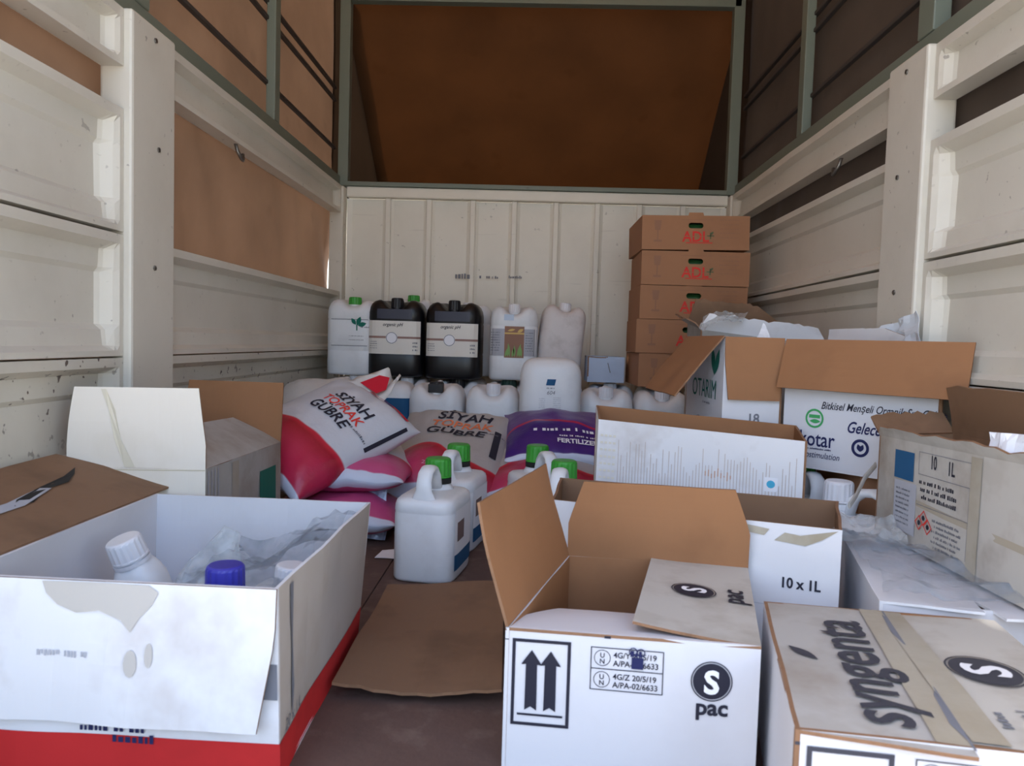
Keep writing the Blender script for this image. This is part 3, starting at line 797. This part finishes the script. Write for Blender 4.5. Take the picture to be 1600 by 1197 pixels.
put('small_print', join2(words2(.14, .14, .2, .012, 31), words2(.2, .195, .12, .008, 33)), lf, INK_GREY, H1.root)

H2t = [(.758, 2.292), (1.046, 1.955), (1.050, 2.15), (.96, 2.50)]
H2 = Carton('carton', 'white carton with kotar lettering and wide brown flap folded down', quad(H2t, .712), quad(H2t, .336), WHITE_CLEAN, BROWN, seed=7)
o, on, oni = H2.flap(0, .150, -72, .0, .0, bend=-4, ext1=.07, label='wide front flap folded down, brown side out')
fo = H2.on(0)
put('lettering', text2('Bitkisel Menşeli Organik Sıvı Gübre', .030, .118, .178, .008, .35, .78), fo, INK, H2.root)
put('lettering', text2('Gelecek İçin', .045, .195, .118, .015, .35, .75), fo, INK_NAVY, H2.root)
put('lettering', text2('kotar', .062, .055, .068, .01, 0, .80), fo, INK_NAVY, H2.root)
put('small_print', join2(words2(.06, .058, .13, .005, 41), text2('Biostimulation', .026, .06, .034, .0, .25, .8)), fo, INK_NAVY, H2.root)
put('logo_ring', join2(ring2(.238, .078, .017, .025, 28), leaf2(.238, .068, .022, .006, 1.9), leaf2(.238, .068, .022, .006, 1.2)), fo, INK_NAVY, H2.root)
put('green_badge', join2(ring2(.100, .148, .022, .028, 28), rect2(.083, .149, .117, .159), leaf2(.085, .140, .034, .006, 0)), fo, INK_GREEN, H2.root)
put('edge_marks', join2(rect2(.004, .315, .014, .318), rect2(.004, .245, .020, .248)), fo, INK, H2.root)

S2p = [(.93, 2.14), (1.045, 2.10), (1.05, 2.40), (.93, 2.46)]
S2 = Carton('carton', 'plain brown carton hidden under the kotar carton', quad(S2p, .332), quad(S2p, 0), BROWN_BOX, BROWN_BOX, seed=31)
for k in (1, 3): S2.flap(k, .058, 180)

# torn carton behind
Ip = [(.60, 2.76), (1.045, 2.76), (1.045, 3.10), (.62, 3.10)]
I_ = Carton('carton', 'torn white carton with ragged rim behind the leaf logo carton', [(.60, 2.76, .745), (1.045, 2.76, .70), (1.045, 3.10, .74), (.62, 3.10, .78)], quad(Ip, 0), WHITE_GREY, BROWN_D, seed=8, wob=.012)
H2.flap(2, .040, 86, .10, .0, rag=.12, nu=16, outer=WHITE, inner=WHITE, label='torn white back flap')
I_.flap(0, .062, 84, .02, .03, rag=.18, nu=22, outer=WHITE, inner=BROWN_D, label='torn ragged white flap')
I_.flap(2, .10, 90, .16, .02, rag=.12, k=.1, nu=16, label='torn back flap')
I_.flap(3, .06, 30, .0, .02, rag=.3, nu=16, outer=WHITE_GREY)
crumple('plastic_scrap', 'crumpled grey film on the rim of the torn carton', 'plastic', [(.575, 2.70, .75), (.74, 2.70, .775), (.76, 2.78, .81), (.60, 2.78, .79)], 16, 8, .025, 16, FILM2, 4)
crumple('paper_scrap', 'small white paper corner sticking up above the leaf logo carton', 'paper', [(.71, 2.45, .71), (.76, 2.45, .71), (.74, 2.46, .762), (.735, 2.46, .765)], 6, 6, .006, 16, INK_WHITE, 5)
crumple('plastic_bag', 'crumpled white plastic bag against the right steel post', 'bag', [(.985, 2.42, .66), (1.052, 2.08, .70), (1.05, 2.12, .80), (1.03, 2.40, .72)], 14, 10, .012, 18, plain('bag_white', srgb(214, 222, 230), .3), 6)

# carton lying against the right wall with printed side, on a film wrapped carton
Kp = [(.645, 1.375), (1.045, 1.305), (1.045, 1.87), (.775, 1.87)]
K = Carton('carton', 'film wrapped white carton under the printed carton on the right', quad(Kp, .228), quad(Kp, 0), WHITE_CLEAN, BROWN, seed=9, edge=WHITE)
K.flap(3, .17, 180, outer=WHITE_CLEAN, ext0=-.002); K.flap(1, .215, 180, outer=WHITE_CLEAN)
crumple('plastic_wrap', 'glossy clear film crumpled over the white carton on the right', 'plastic', [(.66, 1.37, .245), (.98, 1.28, .25), (.87, 1.72, .25), (.745, 1.88, .255)], 26, 26, .022, 11, FILM, 7, smooth=True)
crumple('plastic_wrap', 'thick fold of cloudy film beside the printed carton', 'plastic', [(.70, 1.78, .245), (.86, 1.70, .25), (.875, 1.80, .285), (.76, 1.88, .27)], 18, 10, .022, 15, FILM2, 9)
Jt = [(.868, 1.90, .475), (.885, 1.22, .492), (1.05, 1.22, .495), (1.05, 1.90, .485)]
Jb = [(.868, 1.90, .236), (.885, 1.22, .236), (1.05, 1.22, .236), (1.05, 1.90, .236)]
Jq = lambda a: [a[0], a[1], a[2], a[3]]
J = Carton('carton', 'stained white carton with hazard diamonds and 1L print by right wall', Jt, Jb, WHITE_DIRTY, BROWN_D, seed=10, wob=.004)
fo = J.on(0)      # x from the back end towards the camera
put('blue_panel', rect2(.085, .150, .17, .215), fo, INK_BLUE, J.root)
put('grey_panel', rect2(.088, .03, .185, .146), fo, INK_LGREY, J.root)
put('lettering', text2('10', .040, .235, .190, .02, 0, .6), fo, INK, J.root)
put('lettering', text2('1L', .040, .300, .186, .02, 0, .7), fo, INK, J.root)
put('print_frame', join2(frame2(.19, .172, .385, .222, .0012), rect2(.19, .105, .385, .1062), rect2(.383, .03, .3845, .172)), fo, INK_GREY, J.root)
put('small_print', join2(*[words2(.195+.006*k, .152-.016*k, .185, .0095, 50+k) for k in range(3)]), fo, INK, J.root)
put('small_print', join2(*[words2(.255+.01*(k % 2), .080-.011*k, .13, .006, 60+k) for k in range(6)]), fo, INK_GREY, J.root)
put('small_print', join2(*[words2(.098, .125-.011*k, .08, .005, 80+k) for k in range(8)]), J.on(0, .0024), INK_GREY, J.root)
def dia(cx, cy, r):
    return join2(*[poly2([(cx+r*math.cos(a), cy+r*math.sin(a)), (cx+r*math.cos(a+math.pi/2), cy+r*math.sin(a+math.pi/2)), (cx+.8*r*math.cos(a+math.pi/2), cy+.8*r*math.sin(a+math.pi/2)), (cx+.8*r*math.cos(a), cy+.8*r*math.sin(a))]) for a in (0, math.pi/2, math.pi, 1.5*math.pi)])
put('hazard_diamond', join2(dia(.205, .067, .017), dia(.222, .080, .017), dia(.240, .064, .017)), J.on(0, .002), INK_RED, J.root, label='red hazard diamonds')
put('hazard_sign', join2(disc2(.205, .067, .006, 8), disc2(.222, .080, .006, 8), disc2(.240, .064, .006, 8)), J.on(0, .002), INK, J.root)
put('tape', poly2([(.385, .0), (.42, .0), (.42, .235), (.385, .235)]), J.on(0, .002), TAPE, J.root)
put('dirt_streak', poly2([(.10, .118), (.30, .108), (.66, .098), (.66, .085), (.30, .094), (.10, .106)]), J.on(0, .0012), plain('dirt_streak', srgb(170, 160, 142), .8), J.root)
J.flap(2, .12, 96, .0, .0, bend=10, label='brown flap standing against the wall', rag=.1)
J.flap(3, .07, 40, .0, .0, rag=.4, label='torn end flap')
J.flap(0, .025, 60, .02, .02, rag=.5, nu=20, outer=WHITE_DIRTY, label='torn rim')
vv, ff = tube([V(.862, 1.90, .40)-V(0, 0, .0), V(.82, 1.86, .375), V(.775, 1.80, .34), V(.745, 1.765, .322)], .009, .003, 8, V(0, 0, 1))
mesh('torn_strip', vv, ff, WHITE_GREY, J.root, off=J.c, label='curled strip of torn white card')
crumple('paper_scrap', 'white crumpled paper poking out of the printed carton by right wall', 'paper', [(.898, 1.52, .40), (.935, 1.44, .40), (.935, 1.44, .535), (.905, 1.52, .53)], 8, 8, .014, 20, INK_WHITE, 12)

# ================================================================== LEFT BACK CARTON
Lt = [(-1.118, 1.775, .345), (-.785, 1.79, .350), (-.783, 2.33, .345), (-1.092, 2.33, .345)]
Lc = Carton('carton', 'cream carton with tall upright front flap by left steel post', Lt, [(a, b, 0) for a, b, c in Lt], CREAM, BROWN, seed=11, wob=.005, walls={1: WHITE_GREY})  # right wall in greyer card: its shading is put into the colour
o, on, oni = Lc.flap(0, .195, 93, .012, .022, k=.3, bend=6, label='upright cream front flap')
put('crease', poly2([(.078, .19), (.09, .19), (.115, .14), (.13, .07), (.165, .003), (.14, .003), (.115, .07), (.10, .14)]), on, plain('crease_tan', srgb(222, 214, 192), .8), o)
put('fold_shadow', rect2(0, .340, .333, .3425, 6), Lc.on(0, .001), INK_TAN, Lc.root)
Lc.flap(2, .185, 84, .0, .01, label='upright brown back flap')
Lc.flap(1, .16, 148, .06, .03, outer=WHITE_GREY, bend=6, label='right flap half folded in, grey')
rf_ = Lc.on(1)
put('green_panel', rect2(.36, .16, .49, .285, 4), Lc.on(1, .0022), INK_DGREEN, Lc.root)
put('tape', poly2([(.16, .001), (.20, .001), (.20, .343), (.16, .343)]), Lc.on(1, .002), TAPE, Lc.root, label='brown tape strip')
put('corrugated_edges', join2(*[rect2(.012+.02*k, .2, .018+.02*k, .343) for k in range(4)]), Lc.on(1, .0015), INK_LGREY, Lc.root)

# ================================================================== HANDLE JUGS
JG = 'white ten litre jugs with strap handles'
handle_jug('white handle jug with green cap in the gap between the front cartons', (-.279, 2.185, 0), math.radians(-9), group=JG)
handle_jug('green capped white jug directly behind the nearest handle jug', (-.250, 2.50, 0), math.radians(-10), group=JG)
handle_jug('green capped white jug at the back of the pair behind raised brown flap', (.035, 2.54, 0), math.radians(20), group=JG)
handle_jug('green capped white jug at the front of the pair behind raised brown flap', (.095, 2.22, 0), math.radians(-10), group=JG)
handle_jug('white handle jug with white cap beside the printed carton', (.862, 2.035, 0), math.radians(38), cap_m=CAPW, group=JG, label_side=False)
handle_jug('green capped white jug under the kotar carton', (.835, 2.295, 0), math.radians(0), group=JG, h=.238)

# ================================================================== SACKS
SG = 'fertiliser sacks in the middle of the bed'
def print_siyah(on, root, Lx, sc=1.0, y0=.36, x0=.12, red=INK_RED):
    put('lettering', text2('SİYAH', .085*sc, x0+.02, y0+.115*sc, .02, .15, .95), on, INK, root)
    put('lettering', text2('TOPRAK', .072*sc, x0, y0+.052*sc, .012, .15, .95), on, red, root)
    put('lettering', text2('GÜBRE', .085*sc, x0-.01, y0-.022*sc, .02, .15, .95), on, INK, root)
    put('small_print', words2(x0+.24*sc, y0+.025*sc, .10, .010, 71), on, INK_GREY, root)
M = basis
# lower layers first
sack('pink printed sack lying flat under the leaning torn sack', (-.66, 2.72, .075), M((1, 0, 0), (0, 1, 0)), SACKPK, .44, .66, .15, 11, SG)
sack('pink printed sack second from the bottom under the leaning torn sack', (-.64, 2.76, .205), M((1, 0, .0), (0, 1, 0.0)), SACKPK, .43, .62, .13, 12, SG)
sack('red and white sack lying flat beneath the grey printed sack', (-.24, 3.12, .075), M((1, 0, 0), (0, 1, 0)), SACKPK, .42, .60, .15, 13, SG)
sack('red and white sack lying flat beneath the purple sack', (.12, 3.08, .08), M((1, 0, 0), (0, 1, 0)), SACK2, .42, .60, .16, 14, SG)
sack('flat sack under the tall white jug with blue logo', (.08, 3.36, .07), M((0, 1, 0), (-1, 0, 0)), SACKPK, .22, .40, .14, 15, SG)
# leaning torn sack
rt1, on = sack('leaning white and red sack with torn open top, large lettering', (-.735, 2.63, .332), M((.88, -.51, -.45), (.61, .75, .34)), SACK, .40, .56, .20, 2, SG)
print_siyah(on, rt1, .40, .72, .29, .13)
G = []
for i in range(11):
    row = []
    for j in range(7):
        u, w = i/10, j/6
        x = .14+.10*(2*u-1)*(1-.55*w); y = .515+.15*w
        p = V(x-.20, y-.28, .03*(1-w)+.012+.05*w+.022*w*math.sin(u*8)+.016*noise.noise(V(u*5, w*5, 2)))
        row.append(p)
    G.append(row)
vv, ff, mm = sheet_vf(G, .0015); mesh('torn_mouth', vv, ff, SACKW, rt1, smooth=True, label='white torn film at the open top')
put('red_flash', poly2([(.095, .54), (.185, .54), (.20, .575), (.165, .625), (.125, .61)]), lambda x, y: V(x-.20, y-.28, .055+.30*(y-.54)), INK_CRIMSON, rt1, label='red patch at torn corner')
put('red_edge', rect2(.19, .515, .37, .530, 8), lambda x, y: on(x, y, .006), INK_CRIMSON, rt1)
put('black_edge', rect2(.386, .30, .394, .50, 10), lambda x, y: on(x, y, .004), INK, rt1)
# grey printed sack lying toward the camera
rt2, on = sack('grey and red sack sloping toward the camera, beside the leaning sack', (-.315, 2.93, .235), M((1, -.05, -.03), (.16, .88, .36)), SACK2, .44, .62, .15, 3, SG)
print_siyah(on, rt2, .44, .95, .36, .12, INK_ORANGE)
put('white_print', join2(text2('25 KG', .026, .15, .085, .02), disc2(.20, .055, .018, 16)), on, plain('pale_pink_print', srgb(226, 150, 170), .6), rt2)
put('black_panel', rect2(.385, .20, .41, .42, 6), on, INK, rt2)
# purple and red sacks on the right
rt4, on = sack('red and grey sack under the front edge of the purple sack', (.06, 2.90, .195), M((1, .05, .0), (-.10, .9, .22)), SACK2, .44, .52, .13, 5, SG)
put('lettering', text2('TO', .05, .14, .30, .02, .15), on, INK, rt4)
rt3, on = sack('purple sack with white lettering behind the green capped jugs', (.13, 3.04, .297), M((1, .05, -.01), (-.05, .9, .26)), SACKP, .46, .46, .13, 6, SG)
put('lettering', join2(text2('FERTILIZER', .036, .19, .055, .03, 0, .9), words2(.20, .095, .20, .012, 77), words2(.10, .135, .28, .026, 78, .9)), on, INK_WHITE, rt3)
sack('plain white sack slumped against the left steel side', (-.90, 3.14, .33), M((.9, .15, .04), (-.1, .85, .40)), SACKW, .34, .58, .20, 8, SG)
sack('plain white sack lying at the bottom by the left steel side', (-.94, 3.10, .09), M((1, 0, 0), (0, 1, 0)), SACKW, .30, .62, .18, 9, SG)

# ================================================================== BACK ROWS OF JERRYCANS
BG = 'white jerrycans in the lower rows'
HL = .475
low = [  # x, y, cap material, capx, label
 (-.925, 3.66, CAPW, 0, 'white jerrycan at the left end of the lower row'),
 (-.690, 3.63, CAPG, -.10, 'white jerrycan with green cap and blue label in the lower row'),
 (-.452, 3.60, CAPK, 0, 'white jerrycan with black cap in the lower row'),
 (-.185, 3.60, CAPW, 0, 'white jerrycan with white cap between black capped can and tall jug'),
 (.085, 3.66, CAPW, 0, 'white jerrycan hidden behind the tall jug with blue logo'),
 (.345, 3.60, CAPW, 0, 'white jerrycan just right of the tall jug with blue logo'),
 (.605, 3.60, CAPW, 0, 'white jerrycan under the front of the brown tray stack'),
 (.870, 3.62, CAPW, 0, 'white jerrycan under the right corner of the brown tray stack')]
for x, y, cm, cx, lb in low:
    rj, fr_ = jerrycan(.255, .25, HL, JUGW, cm, 'jerrycan', lb, BG, (x, y, 0), (0, 0, math.radians(random.uniform(-3, 3))), capx=cx, capr=.034, ribs=False)
    if cm is CAPG:
        vv, ff = band(fr_, -.02, .12, .24, .40); mesh('blue_label', vv, ff, INK_BLUE, rj)
    if cm is CAPK:
        vv, ff = box_vf(-.035, .035, -.085, -.045, HL-.045, HL-.004, .004); mesh('cap_clasp', vv, ff, CAPK, rj)
for x, y, cm, lb in ((-.93, 3.98, CAPW, 'white jerrycan carrying the leaf logo can'), (-.66, 3.98, CAPW, 'white jerrycan carrying the left black can'), (-.39, 3.98, CAPK, 'white jerrycan with black cap carrying the right black can'), (-.125, 3.98, CAPDG, 'white jerrycan with dark green cap under the can with the picture label'),
                     (.14, 3.98, CAPW, 'white jerrycan carrying the leaning dusty can'), (.40, 3.98, CAPW, 'white jerrycan carrying the small pale blue carton'), (.66, 3.98, CAPW, 'white jerrycan under the back left of the tray stack'), (.92, 3.98, CAPW, 'white jerrycan under the back right of the tray stack'),
                     (-.70, 4.25, CAPW, 'white jerrycan at the bulkhead behind the left black can, lower one'), (-.38, 4.25, CAPW, 'white jerrycan at the bulkhead behind the right black can, lower one')):
    jerrycan(.255, .24, HL, JUGW, cm, 'jerrycan', lb, BG, (x, y, 0), (0, 0, 0), capr=.04 if cm is CAPDG else .034, ribs=False)
TG = 'jerrycans standing in the upper row'
Z1 = HL+.008
# slim white, green cap
rj, fr_ = jerrycan(.25, .24, .395, JUGW, CAPG, 'jerrycan', 'white jerrycan with green leaf logo and green cap, leftmost in the upper row', TG, (-.955, 3.99, Z1), (0, 0, 0), capx=.05, capr=.033, notch=.035)
put('leaf_logo', join2(leaf2(.04, .255, .05, .012, 1.2), leaf2(.045, .255, .045, .012, .3), leaf2(.035, .26, .04, .010, 2.2), rect2(.037, .23, .043, .26)), lambda x, z: fr_(x, z), INK_DGREEN, rj)
put('label_lines', join2(rect2(-.12, .285, .12, .288, 8), rect2(-.12, .15, .12, .153, 8), words2(.06, .245, .055, .007, 90), words2(.0, .20, .10, .004, 91), words2(.0, .18, .10, .004, 92)), lambda x, z: fr_(x, z), INK_GREY, rj)
# two black cans
for k, (x, lb) in enumerate(((-.718, 'black jerrycan with cream label, left of the black pair'), (-.418, 'black jerrycan with cream label, right of the black pair'))):
    rj, fb = jerrycan(.288, .25, .40, JUGB, CAPK, 'jerrycan', lb, TG, (x, 3.975, Z1-.004*k), (0, 0, math.radians(-2*k)), capr=.031, notch=.055)
    vv, ff = band(fb, -.135, .132, .115, .285, 14); lab = mesh('label', vv, ff, paper('label_cream%d' % k, srgb(226, 222, 214), srgb(210, 190, 150), .4, 3, rough=.35), rj)
    vv, ff = band(fb, -.09, .09, .295, .345, 10); mesh('top_label', vv, ff, plain('label_slate%d' % k, srgb(52, 54, 70), .5), rj)
    f2 = lambda x, z: fb(x, z, .0022)
    put('brown_stripe', rect2(-.135, .195, .132, .206, 14), f2, plain('stripe%d' % k, srgb(150, 118, 108), .6), lab)
    put('label_disc', disc2(-.012, .198, .030, 28), lambda x, z: fb(x, z, .0030), INK_WHITE, lab)
    put('label_ring', ring2(-.012, .198, .026, .029, 28), lambda x, z: fb(x, z, .0036), INK_GREY, lab)
    put('lettering', text2('organic pH', .024, -.06, .258, .02, .3, .95), f2, INK, lab)
    put('small_print', join2(*[words2(-.125, .175-.011*q, .05, .005, 95+q) for q in range(4)]+[words2(.095, .17-.018*q, .03, .010, 99+q) for q in range(3)]), f2, INK_GREY, lab)
# can with picture label
rj, fb = jerrycan(.25, .24, .385, JUGW, CAPW, 'jerrycan', 'white jerrycan with picture label of brown soil', TG, (-.108, 3.975, Z1), (0, 0, 0), capr=.03, notch=.045)
f2 = lambda x, z: fb(x, z, .0016)
lab = put('label_panel', rect2(-.12, .125, .12, .262, 14), f2, INK_LGREY, rj)
f3 = lambda x, z: fb(x, z, .0024)
pic = put('label_picture', rect2(-.045, .115, .055, .275, 8), f3, plain('picture_brown', srgb(136, 92, 66), .5), rj)
f4 = lambda x, z: fb(x, z, .0030)
put('picture_grass', join2(*[leaf2(-.04+.012*q, .117, .05+.012*(q % 3), .006, 1.5+.1*((q*7) % 5-2)) for q in range(8)]), f4, plain('picture_green', srgb(120, 160, 80), .5), pic)
put('picture_gold', join2(rect2(-.045, .235, .055, .243, 4), leaf2(.02, .245, .035, .008, .5), leaf2(-.03, .252, .04, .006, .2)), f4, plain('picture_gold', srgb(206, 170, 90), .5), pic)
put('small_sticker', rect2(-.05, .305, .0, .335, 4), f2, plain('sticker_blue', srgb(190, 206, 226), .5), rj)
put('small_print', join2(*[words2(-.115, .24-.013*q, .06, .006, 110+q) for q in range(8)]+[words2(.062, .24-.013*q, .05, .006, 120+q) for q in range(8)]), f3, INK_GREY, rj)
# plain dusty can, leaning
jerrycan(.23, .22, .385, JUGD, CAPW, 'jerrycan', 'plain dusty white jerrycan leaning to the right in the upper row', TG, (.118, 4.0, Z1+.012), (math.radians(-2), math.radians(5.5), math.radians(4)), capr=.03, notch=.035, ribs=False)
# back row behind
jerrycan(.25, .22, .428, JUGW, CAPG, 'jerrycan', 'white jerrycan with green cap behind the left black can', TG, (-.700, 4.262, Z1), (0, 0, 0), capx=.08, capr=.033, notch=.03)
jerrycan(.27, .22, .40, JUGW, CAPW, 'jerrycan', 'white jerrycan behind the right black can', TG, (-.375, 4.262, Z1), (0, 0, 0), capr=.03)
# tall jug in front
rj, fb = jerrycan(.275, .23, .465, JUGW, CAPW, 'jerrycan', 'tall white jug with blue logo standing among the sacks', None, (.078, 3.40, .150), (0, 0, 0), cap=False, notch=.0, ribs=False, nexp=4.2)
f2 = lambda x, z: fb(x, z, .0016)
put('blue_logo', poly2([(-.022, .345), (.016, .345), (.022, .372), (-.016, .372)]), f2, INK_BLUE, rj)
put('lettering', join2(words2(-.018, .330, .04, .007, 79), text2('604', .024, -.018, .305, .0, .2)), f2, INK_GREY, rj)
put('small_print', join2(*[words2(-.05, .285-.008*q, .035, .003, 130+q) for q in range(6)]+[words2(.012, .29-.008*q, .045, .003, 140+q) for q in range(7)]), f2, INK_LGREY, rj)
put('blue_line', rect2(-.07, .20, .085, .2035, 8), f2, INK_NAVY, rj)
# pale blue carton by the bulkhead
pb = [(.275, 3.86), (.462, 3.86), (.462, 4.10), (.275, 4.10)]
PB = Carton('carton', 'small pale blue carton between the leaning can and the tray stack', quad(pb, .618), quad(pb, HL+.012), paper('pale_blue_card', srgb(186, 202, 224), srgb(150, 160, 180), .3, 5), BROWN, seed=20)
for k in (1, 3): PB.flap(k, .093, 180)
put('tear', poly2([(.10, .10), (.104, .10), (.118, .05), (.113, .05)]), PB.on(0), INK_GREY, PB.root)

# ================================================================== BROWN PRODUCE TRAYS
TW, TD, TH = .50, .43, .158
def tray_front(hole):
    bm = bmesh.new()
    a, h = TW/2, TH
    out = [(-a, 0), (a, 0), (a, h), (.036, h), (.032, h+.014), (-.032, h+.014), (-.036, h), (-a, h)]
    inn = []
    for k in range(9): t_ = -math.pi/2+math.pi*k/8; inn.append((.022+.013*math.cos(t_), hole+.013*math.sin(t_)))
    for k in range(9): t_ = math.pi/2+math.pi*k/8; inn.append((-.022+.013*math.cos(t_), hole+.013*math.sin(t_)))
    ed = []
    for loop in (out, inn):
        vv_ = [bm.verts.new((x, 0, z)) for x, z in loop]
        ed += [bm.edges.new((vv_[i], vv_[(i+1) % len(vv_)])) for i in range(len(vv_))]
    bmesh.ops.triangle_fill(bm, use_beauty=True, use_dissolve=False, edges=ed)
    bmesh.ops.recalc_face_normals(bm, faces=bm.faces[:])
    r_ = bmesh.ops.extrude_face_region(bm, geom=bm.faces[:])
    for e in r_['geom']:
        if isinstance(e, bmesh.types.BMVert): e.co.y += .006
    bmesh.ops.recalc_face_normals(bm, faces=bm.faces[:])
    bm.verts.index_update()
    o_ = ([v_.co.copy() for v_ in bm.verts], [[v_.index for v_ in f.verts] for f in bm.faces]); bm.free(); return o_
def tray():
    root = thing('produce_tray', '', 'carton', group='brown produce trays stacked by the bulkhead')
    vv, ff = tray_front(.112); fw = mesh('front_wall', [v_+V(0, -TD/2, 0) for v_ in vv], ff, BROWN_BOX, root)
    for nm, q in (('side_wall', (-TW/2, -TW/2+.006, -TD/2+.006, TD/2, 0, TH)), ('side_wall', (TW/2-.006, TW/2, -TD/2+.006, TD/2, 0, TH)), ('back_wall', (-TW/2+.006, TW/2-.006, TD/2-.006, TD/2, 0, TH)), ('base', (-TW/2+.006, TW/2-.006, -TD/2+.006, TD/2-.006, 0, .006)), ('lid', (-TW/2+.006, TW/2-.006, -TD/2+.007, TD/2-.006, TH-.012, TH-.006))):
        a_, f_ = box_vf(*q, .001); mesh(nm, a_, f_, BROWN_BOX, root)
    a_, f_ = box_vf(-.10, .10, -TD/2+.05, -TD/2+.20, .006, .13, .02); mesh('green_contents', a_, f_, plain('contents_green', srgb(40, 92, 44), .6), root)
    on = lambda x, z: V(x, -TD/2-.0012, z)
    put('lettering', text2('ADL', .068, -.062, .038, .02, 0, .95), on, INK_RED, fw)
    put('lettering_gaps', rect2(-.06, .060, .058, .0625), lambda x, z: V(x, -TD/2-.0018, z), BROWN_BOX, fw)
    put('plus_mark', join2(rect2(.052, .062, .085, .067), rect2(.066, .05, .071, .08), leaf2(.068, .07, .02, .005, .8)), on, plain('ink_olive', srgb(84, 96, 60), .6), fw)
    put('red_line', rect2(-.045, .030, .078, .034), on, INK_RED, fw)
    ik = plain('ink_on_kraft', srgb(146, 104, 78), .7)
    put('faint_print', join2(rect2(-.07, .137, .075, .139), *[words2(.11, .135-.02*q, .12, .006, 150+q) for q in range(5)]), on, ik, fw)
    put('faint_emblem', join2(poly2([(-.19, .09), (-.165, .09), (-.16, .135), (-.195, .135)]), rect2(-.18, .045, -.174, .09), rect2(-.195, .035, -.158, .045)), on, ik, fw)
    return root
def copy_thing(o):
    c = o.copy(); COL.objects.link(c)
    for ch in o.children:
        d = ch.copy(); COL.objects.link(d); d.parent = c
        for gc in ch.children:
            e = gc.copy(); COL.objects.link(e); e.parent = d
    return c
t0 = tray(); zz = HL+.012
names = ['bottom', 'second from the bottom', 'middle', 'second from the top', 'topmost']
srcs = [t0]+[None]*4
for k in range(5):
    tr = t0 if k == 0 else copy_thing(t0)
    tr.location = (.735+(.006, -.004, .004, .008, -.002)[k], 3.79+(.01, .0, .004, -.004, .0)[k], zz+k*(TH+.0022)+(.006 if k == 4 else 0))
    tr.rotation_euler = (0, math.radians(-1.0 if k == 4 else 0), math.radians((1, -1, 0, -1, 1)[k]))
    tr['label'] = 'brown produce tray with red lettering, %s of its stack' % names[k]

# small litter on the floor
crumple('paper_scrap', 'small white paper scrap on the floor left of the nearest handle jug', 'paper', [(-.47, 2.28, .004), (-.38, 2.28, .004), (-.38, 2.36, .012), (-.46, 2.35, .006)], 8, 8, .004, 12, INK_WHITE, 15)

crumple('plastic_bag', 'crumpled blue white film hanging between the pink sacks and the grey sack', 'bag', [(-.565, 2.50, .004), (-.475, 2.48, .004), (-.490, 2.55, .20), (-.545, 2.57, .21)], 10, 16, .012, 14, film('blue_white_film', srgb(176, 190, 216), .8, .95), 17)
